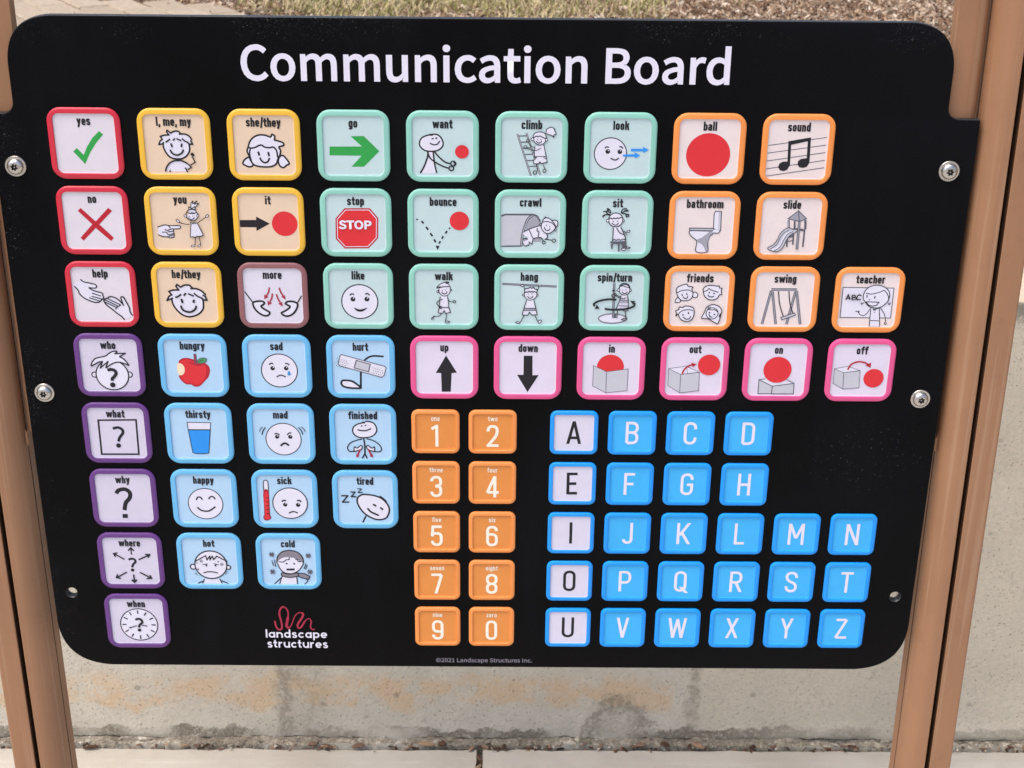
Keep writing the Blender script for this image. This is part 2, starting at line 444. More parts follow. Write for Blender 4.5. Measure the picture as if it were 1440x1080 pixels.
SCHEME = {}
for key, f, p in (('red', '#CF2A40', '#DFD8E1'), ('yellow', '#EDB93C', '#E6CCB2'), ('teal', '#8ECCBC', '#C3D9DC'), ('orange', '#F3944A', '#E9DBDA'),
                  ('brown', '#8E5C60', '#DCD8E6'), ('purple', '#653880', '#D4CDE0'), ('blue', '#68B7E6', '#B2D3EF'), ('pink', '#E2548F', '#DED6E8'),
                  ('number', '#F0934B', '#E28F46'), ('vowel', '#0A96F8', '#DAD5E6'), ('letter', '#0A96F8', '#3FB3F8')):
    SCHEME[key] = (plastic(key + '_frame', f, 0.34, 0.2, 1.0, 0.5), plastic(key + '_face', p, 0.5))
PICTOGRAMS = {
'yes': 'F G - -150 94 -107 53 -38 132 9 38 78 -63 162 -143 204 -104 121 -14 41 98 -32 237',
'me': 'F w ~ -135 -13 -133 39 -107 103 -64 151 -2 168 70 162 124 124 156 67 158 -6 190 -15 173 -47 186 -63 146 -106 69 -121 24 -150 -36 -127 -77 -159 -73 -107 -157 -89 -140 -57 -176 0;F w - -133 316 -113 266 -77 217 -36 192 12 183 67 190 120 218 161 254 130 291 116 275 117 314;S k 19 ~ -134 -17 -133 39 -107 103 -64 151 -2 168 70 162 124 124 156 67 156 -10;S k 17 - -123 -24 -141 -5 -183 5 -167 -33 -140 -57 -159 -88 -121 -102 -61 -107 -86 -142 -78 -160 -55 -141 -39 -125;S k 17 ~ -39 -127 -7 -146 32 -151 59 -139 67 -121;S k 17 ~ 49 -117 116 -118 165 -93 191 -52;S k 17 - 173 -48 186 -27 195 -3 154 -6 140 -26;S k 16 - -104 -23 -50 -61;S k 16 - -22 -43 4 -69;S k 16 - 19 -66 72 -42;S k 16 ~ 80 -68 113 -38 149 -24;S k 20 - -47 -12 -36 31;S k 20 - 76 -11 66 31;S k 19 ~ -60 61 -44 98 -6 121 38 116 76 88 87 58;S k 21 - 10 167 9 195;S k 17 ~ -133 314 -116 262 -77 215 -28 189 12 183 67 190 120 218;S k 14 - 120 218 163 260 121 291;S k 16 - 93 265 116 316;F k - -95 315 -79 286 -71 315;S k 13 - 155 236 210 204 180 138;F k ~ 164 115 182 91 208 115 194 138',
'she': 'B wk 19 ~ -256 212 -233 171 -191 144 -161 162 -140 211 -150 243 -190 252 -237 232;B wk 19 ~ 160 137 197 118 231 148 267 209 235 230 202 257 162 239 145 190;B wk 19 ~ -184 24 -199 73 -182 121 -162 186 -117 235 -22 251 66 245 120 215 143 158 169 108 176 59 162 19 215 1 205 -30 138 -53 115 -61 121 -101 90 -123 73 -93 15 -112 -49 -115 -114 -90 -160 -41;S k 18 ~ -184 24 -153 36 -105 27 -64 6 -31 -2;S k 18 ~ -31 -2 3 23 54 29 95 18;S k 18 ~ 95 18 132 60 140 141;S k 16 ~ -161 40 -173 97 -158 186;S k 22 - -76 75 -63 121;S k 22 - 37 78 46 126;S k 19 ~ -60 144 -42 181 -3 202 30 184 49 147',
'go': 'F G - -271 11 94 7 -31 -109 117 -112 287 59 111 239 -32 241 87 113 -275 111',
'want': 'F w ~ -168 48 -152 56 -104 55 -96 136 -89 235 -69 300 -252 306 -210 236 -177 154;B wk 16 ~ -260 -25 -247 -81 -207 -114 -134 -135 -70 -139 -22 -108 6 -43 -7 5 -55 42 -120 55 -192 48 -240 16;S k 21 - -150 -135 -110 -133;S k 24 - -114 -97 -109 -83;S k 24 - -72 -103 -66 -89;S k 14 ~ -143 -38 -103 -22 -63 -26 -30 -66;S k 18 ~ -168 56 -168 105 -194 187 -227 261 -256 306;S k 16 ~ -108 55 -100 137 -89 218 -69 304;S k 16 ~ -94 55 -56 103 -7 152 41 184 85 194;S k 16 ~ -167 72 -144 129 -88 177 -8 222 73 250;R k 13 118 193 28;R k 15 96 249 26;S k 18 - 122 175 146 193 126 215;C r 217 56 77',
'climb': 'S d 21 - -162 -153 -2 329;S y 6 - -162 -153 -2 329;S d 19 - -60 -164 104 315;S y 6 - -60 -164 104 315;S d 11 - -144 -129 -51 -132;S d 11 - -118 -60 -26 -61;S d 11 - -97 10 -8 5;S d 11 - -71 81 17 78;S d 11 - -50 152 35 148;S d 11 - -24 219 61 215;F w - 40 -15 136 -36 159 102 177 171 109 188 96 163 84 184 28 188 34 103;S k 8 ~ 40 -15 33 46 34 103 24 188;S k 8 - 136 -36 167 102 180 174;S k 8 - 34 103 163 102;S k 10 - 28 188 86 186 96 163 110 185 177 169;S k 8 - 35 139 59 115 30 111;S k 8 - 135 110 166 128;B wk 9 ~ 160 -181 171 -213 219 -233 255 -214 251 -206 273 -158 245 -145 250 -121 221 -141 165 -161;B wk 9 ~ 17 -116 28 -156 68 -177 116 -177 153 -153 162 -101 147 -60 104 -32 55 -44 26 -76;S k 11 ~ 20 -112 53 -132 69 -124 93 -133 117 -121 158 -105;B wk 8 ~ 17 -112 -7 -104 -1 -84 24 -80;B wk 8 ~ 162 -109 178 -101 175 -81 155 -81;S k 13 - 66 -100 68 -92;S k 13 - 102 -100 105 -92;S k 9 ~ 50 -78 71 -56 95 -56 115 -78;S k 8 ~ -38 -67 -9 -19 36 -3;R k 8 -41 -82 16;S k 8 ~ 104 5 57 29 -8 26 -57 6;R k 8 -69 -6 18;S k 8 - 60 192 70 274;R k 10 42 287 20;S k 8 ~ 137 192 150 233 167 257;R k 9 151 267 18',
'look': 'C w -108 64 185;R k 11 -108 64 182;C k -140 40 26;C w -134 29 6;C k -3 41 26;C w 3 30 6;S k 13 ~ -173 2 -156 -14 -128 -9;S k 13 ~ -12 -16 13 -16 30 4;S k 13 ~ -105 114 -69 134 -37 132 -12 112;F b - 120 5 258 4 257 -17 323 17 261 54 260 33 121 34;F b - 33 73 165 68 164 47 230 81 172 115 169 95 34 96',
'ball': 'C r -4 69 250',
'sound': 'S d 8 - -338 -45 321 -144;S d 8 - -344 44 319 -56;S d 8 - -342 134 319 30;S d 8 - -340 225 322 119;S d 8 - -340 310 323 205;F k - -110 -96 140 -143 149 114 147 154 124 195 86 209 41 203 17 174 18 134 51 105 114 97 109 -99 -76 -56 -69 178 -96 231 -134 249 -179 239 -202 202 -190 161 -152 139 -101 136',
'no': 'F R - -176 -115 -140 -149 16 10 174 -152 216 -117 54 46 205 205 169 244 8 89 -146 244 -178 207 -27 45',
'you': 'F w - -279 70 -220 48 -180 47 -27 49 -17 74 -31 92 -103 91 -102 127 -103 178 -145 200 -232 176 -283 163;S k 13 ~ -283 74 -237 56 -196 45 -157 55 -135 85;S k 11 - -161 53 -28 52;S k 11 ~ -28 52 -15 71 -31 90;S k 11 - -31 90 -124 93;S k 11 ~ -200 94 -178 111 -136 97 -108 93 -106 118 -171 128;S k 10 ~ -236 133 -188 132 -166 162 -104 146;S k 10 ~ -104 118 -98 144 -105 161 -168 183;S k 11 ~ -283 162 -232 184 -176 188 -145 200 -103 187 -100 165;F w ~ 84 -88 104 -135 145 -140 184 -123 197 -81 185 -39 147 -9 106 -8 72 -37;R k 9 124 -76 68;S k 11 ~ 74 -109 97 -97 130 -101 154 -98 183 -111;S k 11 - 102 -104 113 -93 126 -106 137 -93 150 -106;F w - 118 -156 127 -223 149 -244 155 -224 197 -245 166 -207 211 -216 159 -165;S k 9 - 119 -164 125 -219 147 -244 142 -211 196 -245 162 -207 215 -216 159 -161;B wk 10 - 96 -177 126 -156 164 -178 169 -144 130 -152 94 -140;S k 11 - 95 -65 96 -58;S k 11 - 134 -70 136 -63;S k 10 ~ 81 -46 108 -25 132 -28 154 -51;B wk 8 ~ 60 -83 35 -75 42 -55 64 -58;B wk 8 ~ 189 -90 206 -75 190 -54 182 -64;F w - 104 22 177 16 239 160 91 188;S k 9 - 107 30 86 188;S k 9 - 181 19 239 160;S k 10 ~ 91 188 116 179 139 190 165 174 197 178 239 160;B wk 7 - 101 5 128 17 166 2 168 21 128 20 103 30;S k 9 ~ 91 32 31 27 -24 7;S k 9 - 181 16 279 -53;B wk 8 ~ -58 -23 -30 -19 -20 11 -51 -2;B wk 8 ~ 302 -87 319 -75 295 -53 281 -61;S k 9 - 145 192 136 273;S k 9 - 189 178 202 268;B wk 8 ~ 136 278 99 282 94 300 127 295;B wk 8 ~ 202 270 172 281 167 299 192 294',
'it': 'F k - -150 -23 -156 63 -156 63 -320 65 -315 -20 -315 -20;F k - -396 -19 -147 -21 -144 -63 8 20 -150 109 -148 65 -402 64;C r 179 20 147',
'stop': 'F R - -128 -171 162 -174 255 -57 247 185 134 307 -143 312 -242 197 -236 -47;F w - -120 -154 154 -157 239 -50 230 179 128 290 -134 295 -225 188 -220 -41;F r - -116 -146 149 -149 230 -46 222 174 124 281 -130 286 -217 184 -212 -37',
'bounce': 'C k -300 -45 10;S k 21 - -251 -24 -225 2;S k 21 - -198 44 -174 78;S k 21 - -150 118 -126 155;S k 21 - -109 193 -89 227;F k - -90 271 -46 270 -69 322;S k 19 - -52 242 -35 214;S k 19 - -18 184 -2 153;S k 19 - 23 119 44 89;C k 73 58 10;C r 185 -32 111',
'crawl': 'F Y ~ -48 81 -33 -5 -9 -82 31 -112 81 -91 119 -23 124 11 9 46;F y - -334 -62 -289 -109 -10 -114 -50 -39 -81 64 -104 176 -112 249 -331 264;S d 20 - -334 -94 -289 -112 31 -114;S d 15 - -331 271 -103 266;S d 28 ~ 31 -112 -25 -64 -57 12 -88 133 -99 269;S y 8 ~ 31 -109 -24 -63 -55 14 -87 134 -97 262;S d 18 ~ 23 -114 73 -99 115 -31;F Y - -71 175 119 161 128 208 -71 210;F w ~ -80 115 -7 63 59 29 125 24 192 79 198 165 169 178 119 157 45 175 29 239 -21 235 -53 262 -87 227 -21 175;S k 10 ~ -72 90 -7 59 59 33 116 15;S k 10 - -11 68 36 175 23 239 -17 209;S k 10 ~ -87 219 -62 260 -20 257 -4 227;S k 12 ~ -83 180 -46 171 -30 184;S k 10 ~ 36 175 78 161 94 170;S k 10 ~ 84 46 80 80 101 88 94 148 119 165;S k 10 ~ 175 96 199 130 195 165 169 180;S k 10 - 119 152 161 208;R k 9 160 218 17;S k 10 - 177 178 252 190;R k 9 277 195 20;B wk 10 ~ 222 -24 255 -49 304 -46 317 -7 294 36 265 44;B wk 10 ~ 140 -23 148 -57 180 -79 230 -62 289 10 278 61 225 104 176 101 133 54 128 3;S k 10 ~ 140 -27 189 -36 255 -15 289 27;C k 172 -83 10;S k 12 - 182 5 186 15;S k 12 - 223 21 228 31;S k 10 ~ 162 32 175 62 208 70 232 49;B wk 8 ~ 124 -14 109 -2 120 20;B wk 8 ~ 286 44 303 57 286 74',
'sit': 'S k 13 ~ -75 -138 -93 -180 -126 -193;S k 13 ~ -75 -138 -117 -159 -166 -155;S k 13 ~ -82 -121 -116 -134 -141 -163;S k 13 ~ -90 -113 -140 -121 -171 -95;S k 12 ~ -139 -104 -164 -108 -163 -83;S k 12 ~ -126 -180 -105 -172 -110 -197;S k 13 ~ 40 -139 54 -181 95 -198;S k 13 ~ 48 -139 80 -164 129 -165;S k 13 ~ 57 -131 89 -135 131 -114;S k 12 ~ 90 -118 126 -127 132 -97;S k 11 ~ 95 -198 112 -173 79 -177;S k 12 ~ 98 -114 103 -97 132 -105;F w - -43 31 39 22 92 125 108 194 -49 194;C w -18 -62 82;R k 10 -18 -61 82;S k 12 - -95 -72 -77 -83 -60 -72 -40 -83 -23 -74 -3 -86 14 -77 34 -88 59 -87;B wk 8 ~ -101 -66 -125 -62 -120 -36 -97 -41;B wk 8 ~ 60 -63 83 -54 65 -36;S k 13 - -48 -49 -46 -41;S k 13 - 1 -51 3 -43;S k 10 ~ -62 -24 -32 -1 -4 -3 16 -27;S k 10 - -42 31 -45 194;S k 10 - 43 22 92 125 108 189;S k 10 ~ -6 31 33 91 92 116;S k 10 ~ 78 69 99 86 123 82;B wk 8 ~ 123 69 152 65 140 86 120 86;B wk 8 ~ 79 108 112 103 100 121;S k 10 ~ -41 181 -21 173 -4 184 20 172 45 181 70 170 103 172;S d 25 ~ -69 203 -11 216 55 211 112 198;F d - -65 225 -36 224 -45 289 -58 289;F d - 18 224 39 224 39 319 22 319;F d - 51 211 112 202 119 262 75 289;B wk 10 ~ 58 284 99 276 112 293 75 302;B wk 10 ~ 115 262 161 269 132 281',
'bathroom': 'B wd 11 - 110 -134 124 -172 193 -168 198 61 148 57 114 35;F y - 162 -159 186 -164 189 52 168 52;B yd 12 - -163 32 114 34 114 61 -159 60;B wd 12 ~ -158 66 -143 122 -91 164 -68 199 -69 315 59 315 56 207 72 138 110 95 125 70 -15 63;F Y - 112 70 75 65 44 95 -10 143 -70 169 -55 203 -13 220 23 267 38 310 57 310 53 207 72 134;F w - 104 65 123 44 172 52 189 61 175 87 118 91;S d 10 - 109 87 175 88 189 61',
'slide': 'B Yd 10 - 77 -185 -34 -91 99 -58;B Yd 10 - 77 -185 99 -58 178 -92;S d 24 - -26 -75 -17 18;S w 5 - -25 -71 -17 18;S d 21 - 43 -63 51 26;S d 24 - 167 -75 174 35;S d 18 - 167 43 164 248;S d 18 - 43 86 47 223;S d 18 - -27 120 -21 248;S d 24 - 10 39 75 35 165 45;S d 24 - -29 137 41 111;S d 11 - -17 184 43 171;B yd 10 ~ -16 18 -55 35 -107 86 -134 154 -177 223 -235 257 -233 279 -170 304 -121 302 -68 257 -35 171 8 103 77 60 75 39 26 35;F w ~ 20 52 -50 86 -85 154 -119 231 -197 279 -155 292 -101 248 -67 171 -33 103 37 60;S d 8 ~ -6 39 -75 86 -110 145 -144 223 -213 274;S d 8 ~ 37 58 -25 94 -67 171 -101 248 -163 296;S d 28 - 97 -58 97 278;S Y 10 - 97 -58 97 278',
'help': 'F w - -315 -98 -236 -187 -192 -153 -51 -111 -71 -75 8 -10 11 39 -23 92 -105 93 -221 42 -277 -37;F w - 16 65 89 24 160 55 227 116 219 36 258 53 305 160 332 262 232 317 128 206 45 136;S k 14 ~ -236 -185 -200 -154 -136 -140 -74 -124 -56 -102 -75 -77 -151 -83;S k 15 ~ -151 -83 -98 -48 -19 -23 5 -10 4 21;S k 15 ~ 5 12 13 43 -8 61 -40 93 -89 100 -152 81 -221 42 -264 -7 -279 -55 -315 -98;S k 12 - -116 -15 -16 21;S k 12 - -126 24 -8 58;S k 12 - -156 42 -31 85;S k 15 ~ 232 317 203 277 150 233 105 189 53 145 24 110 13 67 55 47 89 27 137 37 191 72 237 135;S k 15 ~ 237 138 222 80 215 36 244 31 271 89 301 160 307 222 332 262;S k 12 ~ 55 47 116 82 205 130;S k 12 ~ 20 65 90 100 175 148;S k 12 ~ 27 96 87 127 157 166;S k 12 ~ 205 130 158 157 139 184',
'he': 'F w ~ -188 47 -178 118 -131 198 -70 255 12 273 106 240 160 177 176 78 215 60 202 15 211 -3 154 -64 73 -85 11 -124 -74 -97 -120 -131 -113 -65 -218 -42 -188 -7 -243 65;S k 21 ~ -192 42 -182 118 -139 193 -77 251 4 273 97 245 160 185 175 114 171 42;S k 20 - -174 38 -248 70 -223 20 -188 -2 -218 -42 -175 -60 -101 -63 -130 -109 -116 -131 -85 -105 -74 -92;S k 20 ~ -74 -97 -31 -122 27 -122 59 -89;S k 20 ~ 36 -80 98 -81 162 -55 211 -3;S k 20 - 174 -2 202 15 219 60 177 60 155 29;S k 18 ~ 73 -26 107 8 171 42;S k 20 ~ -150 28 -120 21 -77 -10;S k 20 - -49 8 -18 -26;S k 18 - 4 -18 70 12;S k 26 - -79 47 -67 99;S k 26 - 70 57 59 95;S k 23 ~ -92 130 -72 184 -16 210 34 205 78 169 88 133',
'more': 'S k 15 - -336 -52 -244 89;B wk 23 ~ -245 98 -210 75 -143 70 -111 88 -120 110 -151 133 -124 164 -75 195 -52 217 -79 249 -129 249 -185 214 -228 161;S k 15 - 332 -2 282 83;B wk 23 ~ 280 106 240 75 174 71 139 94 155 112 187 129 178 156 117 197 86 216 106 242 156 255 216 228 260 173;S c 18 ~ -41 -104 -53 -47 -81 3;F c - -105 -15 -57 16 -108 45;S c 18 ~ -8 -28 -20 29 -43 73;F c - -72 62 -18 91 -71 123;S c 18 ~ 76 -101 88 -48 119 5;F c - 93 12 136 -9 142 47;S c 18 ~ 37 -21 54 41 77 81;F c - 51 99 100 76 105 130',
'like': 'C w 11 67 214;R k 13 11 67 212;C k -68 36 29;C w -61 23 8;C k 96 34 29;C w 103 21 8;S k 15 ~ -104 -13 -78 -31 -53 -22;S k 15 ~ 77 -28 106 -35 129 -15;F k ~ -59 144 -9 161 33 161 97 142 58 178 15 192 -31 179',
'walk': 'F w ~ -79 -112 -62 -139 -11 -175 56 -167 77 -122 72 -69 46 -24 4 -10 -38 -28 -58 -68;F w - -42 -6 38 -11 58 128 78 195 15 205 2 174 -15 201 -70 197 -56 84;S k 9 ~ -58 -112 -54 -59 -21 -19 21 -13 63 -42 76 -96 72 -136;S k 9 ~ -86 -108 -62 -143 -11 -175 31 -180 72 -131;S k 12 ~ -86 -108 -53 -126 -28 -121 -11 -130;S k 10 ~ -62 -112 -12 -126 64 -131;S k 10 ~ 6 -179 31 -189 60 -180 22 -166;B wk 8 ~ -62 -86 -83 -68 -67 -50;B wk 8 ~ 76 -100 93 -91 76 -74;S k 12 - -19 -84 -16 -75;S k 12 - 22 -93 24 -85;S k 10 ~ -29 -61 -4 -42 26 -46 40 -69;S k 9 ~ -42 -6 -51 48 -56 120 -70 197;S k 9 ~ 42 -11 50 47 58 128;S k 9 - -61 131 58 130;S k 10 - -70 199 -15 203 2 169 17 205 77 191 58 130;S k 9 ~ -13 26 -55 44 -85 75 -65 111 -39 129;R k 8 -41 129 14;S k 9 ~ 50 29 71 54 109 58;R k 9 123 56 15;S k 9 ~ -32 205 -58 239 -117 242;B wk 9 ~ -117 238 -142 261 -147 279 -126 265;S k 9 ~ 27 205 27 246 14 300;B wk 9 ~ 14 305 43 300 69 309 22 323',
'hang': 'S d 25 - -315 -168 321 -140;S Y 8 - -315 -168 321 -140;B wk 8 ~ -101 -152 -72 -158 -59 -143 -88 -137;B wk 8 ~ 113 -154 138 -158 134 -139 117 -138;S k 9 - -63 -143 -50 -86;S k 9 - 115 -145 97 -87;F w ~ -50 -77 -46 -112 12 -131 63 -122 93 -96 94 -33 65 12 15 34 -36 12 -58 -32;F w - -28 30 57 30 84 128 100 214 34 214 8 183 -12 219 -80 215 -56 129;S k 9 ~ -50 -103 -55 -32 -28 17 15 32 65 12 91 -33 90 -105;S k 11 ~ -50 -103 -29 -117 -13 -113 12 -132 29 -117 50 -131 63 -111 90 -105;S k 12 ~ -50 -59 -37 -72 -20 -68 -4 -79 13 -70 30 -79 47 -70 64 -78 89 -60;B wk 8 ~ -58 -45 -81 -36 -58 -19;B wk 8 ~ 91 -47 108 -35 90 -20;S k 12 - -10 -52 -7 -43;S k 12 - 32 -55 35 -46;S k 10 ~ -20 -19 6 5 31 -1 48 -22;S k 9 ~ -28 30 -52 111 -80 215;S k 9 ~ 57 30 79 119 100 214;S k 10 - -56 134 84 133;S k 10 - -60 156 86 153;S k 10 - -80 218 -12 219 8 181 38 217 97 211;S k 9 - -55 219 -96 306;B wk 9 ~ -100 310 -134 302 -155 311 -117 324;S k 9 - 72 218 112 304;B wk 9 ~ 112 309 124 281 154 286 129 318',
'spin': 'B wm 17 ~ -174 258 -129 217 -20 198 99 211 160 251 119 292 -7 316 -126 299;S d 28 - -4 -186 -1 252;S Y 10 - -4 -186 -1 252;S d 25 - 18 193 24 248;F w - 73 -36 152 -41 170 93 164 156 114 152 104 121 29 130 59 49;C w 120 -107 65;R k 10 120 -107 65;S k 10 ~ 52 -138 93 -156 136 -143 182 -130;S k 10 ~ 56 -156 100 -187 159 -174 182 -130;B wk 8 ~ 57 -125 27 -98 58 -89;B wk 8 ~ 182 -125 198 -99 178 -90;S k 13 - 93 -107 96 -101;S k 13 - 133 -109 135 -103;S k 10 ~ 88 -80 114 -63 139 -66 155 -85;S k 9 ~ 81 -36 59 49 29 130;S k 9 ~ 152 -41 169 31 169 156;S m 18 - 71 24 166 26;S m 8 - 59 49 167 49;S m 10 - 57 90 166 92;S k 9 ~ 141 -9 108 0 57 -9 5 -49;S k 9 ~ 9 -67 48 -31 77 -27;R k 10 -9 -33 20;C k -12 -98 13;S k 10 - 46 139 43 248;S k 10 - 139 157 147 238;S k 9 - 113 125 114 152 164 155;B yk 10 ~ 143 247 160 256 127 270 97 261;S k 24 ~ 29 15 -68 10 -177 33 -235 69 -225 96;F k - -224 132 -201 78 -165 127;S k 24 ~ -106 129 -13 140 113 134 205 111 241 84 240 48;F k - 189 26 252 28 224 71',
'friends': 'B wk 11 ~ -247 -13 -271 10 -276 45 -236 47 -212 27;B wk 11 ~ -75 -76 -42 -81 -14 -50 -38 -14 -72 -27;B wk 11 ~ -262 -62 -273 -106 -255 -146 -198 -173 -152 -182 -134 -156 -79 -147 -91 -125 -76 -80 -77 -36 -104 9 -170 25 -221 9 -253 -35;S k 10 ~ -259 -75 -218 -98 -177 -107 -127 -111 -89 -89;S k 13 - -202 -58 -197 -35;S k 13 - -150 -71 -142 -49;S k 11 ~ -189 -26 -163 -4 -138 -13 -132 -40;B wk 11 ~ 50 -81 43 -125 78 -161 136 -170 211 -161 227 -166 233 -139 263 -135 256 -108 264 -60 239 -55 213 -10 156 12 96 -5 60 -45;S k 10 ~ 53 -94 90 -108 109 -130 139 -112 182 -99 224 -86;S k 15 - 114 -90 118 -74;S k 15 - 173 -81 172 -64;S k 11 ~ 101 -54 119 -32 153 -28 176 -37;B wk 11 ~ -236 189 -260 216 -254 180 -264 149 -231 135 -224 103 -182 108 -162 90 -99 94 -56 116 -50 143 -47 197 -72 260 -122 283 -181 270 -217 234;S k 10 ~ -228 184 -196 153 -163 139 -113 134 -62 143;S k 15 - -180 189 -175 209;S k 15 - -116 166 -110 186;S k 11 ~ -175 225 -140 252 -98 247 -88 215;B wk 11 ~ 44 237 73 169 102 97 168 68 236 88 276 133 271 187 256 268 237 306 190 286 129 250 78 242;R k 10 166 178 71;S k 10 ~ 108 124 155 133 197 133 237 164;S k 10 ~ 112 120 119 102 144 97;S k 15 - 136 160 133 178;S k 15 - 196 182 191 200;S k 11 ~ 129 187 144 219 173 223;S k 12 - 263 178 253 223',
'swing': 'S d 33 - -156 -123 146 -124;S Y 15 - -155 -121 146 -121;S d 30 - -156 -110 -231 311;S Y 12 - -156 -110 -231 311;S d 30 - -141 -101 -69 311;S Y 12 - -141 -101 -69 311;S d 30 - 131 -102 59 310;S Y 12 - 131 -102 59 310;S d 30 - 143 -111 221 310;S Y 12 - 143 -111 221 310;S k 12 ~ -71 -103 -47 41 -19 130 13 211;S k 12 ~ 53 -104 72 23 100 112 126 175;B yd 10 - -17 227 142 167 157 193 0 254',
'teacher': 'B wd 10 - -314 -157 286 -153 288 223 -312 221;S k 8 ~ 29 111 2 165 -44 196 -87 174 -99 142;S k 8 - -140 142 -91 139 -109 160;S k 8 ~ 155 97 208 173 235 263;S k 8 ~ 235 263 222 299 243 304 245 281;F w - 40 97 142 93 168 331 49 331;S k 9 - 40 97 46 331;S k 9 - 139 97 170 331;S k 9 - 49 254 160 259;S k 10 ~ 62 106 87 115 119 102 139 97;S k 8 - 72 129 95 111 93 129;C k 89 151 6;B wk 10 ~ -57 -9 -64 -76 -38 -138 15 -177 86 -190 170 -168 225 -120 243 -67 231 4 180 66 110 95 17 75;S k 10 ~ -41 -89 33 -80 105 -98 171 -129;S k 10 ~ 171 -129 212 -84 235 -31 228 17;S k 13 - -24 -67 -22 -36;S k 13 - 73 -56 68 -24;C k 10 -9 7;B wk 10 - -26 17 126 22 98 62 50 71 7 57;S k 10 ~ -54 26 -76 48 -86 26;S k 10 ~ 234 31 252 49 261 22;S k 15 - -270 -7 -244 -69 -220 -9;S k 12 - -256 -24 -227 -24;S k 15 - -198 -63 -197 -7;S k 12 ~ -202 -63 -169 -63 -163 -42 -191 -36;S k 12 ~ -191 -36 -152 -32 -152 -12 -197 -7;S k 15 ~ -91 -60 -121 -69 -143 -40 -131 -9 -91 -14',
'who': 'C p -195 125 37;R k 13 -196 125 33;C p 222 121 38;R k 13 222 121 34;C w 17 128 194;R k 15 17 128 194;F w ~ -224 10 -175 -65 -122 -93 -45 -116 17 -158 102 -182 82 -150 190 -155 128 -109 198 -59 225 6 178 -22 96 -39 18 -6 -53 36 -19 -48 -64 -10 -119 36 -94 -47 -146 -28;S k 15 ~ -229 14 -202 -46 -156 -88 -45 -116 -1 -149 52 -177 106 -182;S k 15 - 106 -179 74 -148 199 -155 122 -112;S k 15 ~ 122 -112 167 -86 204 -40 229 5;S k 15 ~ 225 1 178 -22 113 -40 54 -30 1 -2 -48 36;S k 15 - -53 38 -18 -48 -119 38 -84 -47 -128 -42 -224 14;S k 38 ~ -35 63 4 54 48 67 65 104 40 146 13 174 10 202;C k 10 256 32',
'hungry': 'B RR 13 ~ -173 -37 -132 -84 -72 -93 -15 -80 35 -67 108 -40 165 -3 184 52 163 136 116 193 52 259 -8 267 -48 241 -107 237 -154 195 -183 130;F r ~ -161 -37 -116 -75 -65 -80 -16 -62 30 -11 107 -21 146 16 140 99 108 184 45 245 -7 250 -47 227 -106 223 -153 177 -169 111;S R 22 ~ -47 -48 -3 -20 55 -7 98 -16;F x ~ -196 -23 -145 -23 -115 18 -116 83 -148 121 -194 112;S d 34 - 23 -154 26 -113 27 -25;S c 13 - 23 -152 26 -113 27 -25;B Vd 10 ~ 50 -44 70 -86 113 -100 158 -91 143 -49 91 -32;S k 8 - 67 -53 120 -77',
'sad': 'C w 21 56 217;R k 12 21 56 215;C k -59 27 27;C w -49 15 7;C k 103 25 27;C w 112 14 7;S k 15 ~ -98 -19 -76 -38 -47 -34;S k 15 ~ 94 -37 123 -35 144 -17;S k 14 ~ -16 140 21 117 55 119 93 137;F B ~ 135 58 155 95 145 116 128 116 114 100',
'hurt': 'S k 22 ~ 41 -81 90 -123 158 -143 274 -136;S k 24 - -3 54 -11 280;B wk 24 ~ -9 275 -51 233 -109 191 -177 178 -229 183 -243 221 -215 258 -147 276 -69 280;B wd 10 - -229 -158 283 -9 299 14 275 108 245 134 -256 -13 -272 -37 -246 -143;B yd 12 - -53 -85 112 -35 88 63 -82 13',
'up': 'F k - 20 -155 149 67 86 73 73 318 -35 319 -41 74 -105 72',
'down': 'F k - -51 -159 54 -159 57 95 132 92 1 317 -128 89 -51 91',
'in': 'F w - -213 -46 202 -3 -56 34;C r -9 -18 163;B yd 6 - -213 -39 -54 41 -52 317 -214 230;B yd 6 - -54 41 206 2 204 287 -52 317',
'out': 'B wd 6 - -308 -4 -101 -38 64 38 -163 70;S d 4 - -94 -31 -74 56;B yd 6 - -308 -4 -159 70 -157 311 -306 217;B yd 6 - -159 70 64 41 69 281 -157 311;S R 19 ~ -144 63 -120 4 -79 -38 -27 -59;F R - -41 -87 24 -66 -21 -27;C r 175 -58 134',
'on': 'F w - -210 130 -51 101 218 175 -42 214;B yd 10 - -210 130 -42 216 -43 316 -207 317;B yd 10 - -42 216 218 177 221 315 -43 316;S d 8 - -210 130 -134 119;S d 8 - 121 124 218 177;C r 3 0 169',
'off': 'B wd 6 - -311 -18 -155 -51 -1 2 -199 33;B yd 6 - -311 -18 -195 32 -183 246 -310 173;B yd 6 - -195 32 0 6 9 228 -183 246;S R 19 ~ -151 -10 -116 -79 -35 -112 43 -103 100 -71;F R - 55 -66 122 -103 120 -38;C r 172 101 121',
'what': 'S k 21 z -215 -170 244 -178 236 288 -219 290;S k 34 ~ -49 -59 12 -74 62 -48 68 0 24 61 4 116;C k -1 170 30',
'thirsty': 'B wk 9 - -139 -149 147 -146 136 -52 -132 -52;B bk 9 - -132 -48 136 -49 96 264 48 274 -56 274 -100 260',
'mad': 'C w 23 70 217;R k 11 23 70 215;C k -54 39 26;C w -47 27 6;C k 107 38 26;C w 114 26 6;S k 15 ~ -82 -4 -47 -4 -22 15;S k 15 ~ 69 9 99 -15 123 -15;S k 24 ~ -17 161 15 131 48 126 86 155;S k 13 ~ -238 12 -222 -42 -189 -90;S k 9 ~ -266 -34 -247 -71 -224 -95;S k 13 ~ 213 -93 246 -50 261 3;S k 9 ~ 248 -103 277 -70 293 -31',
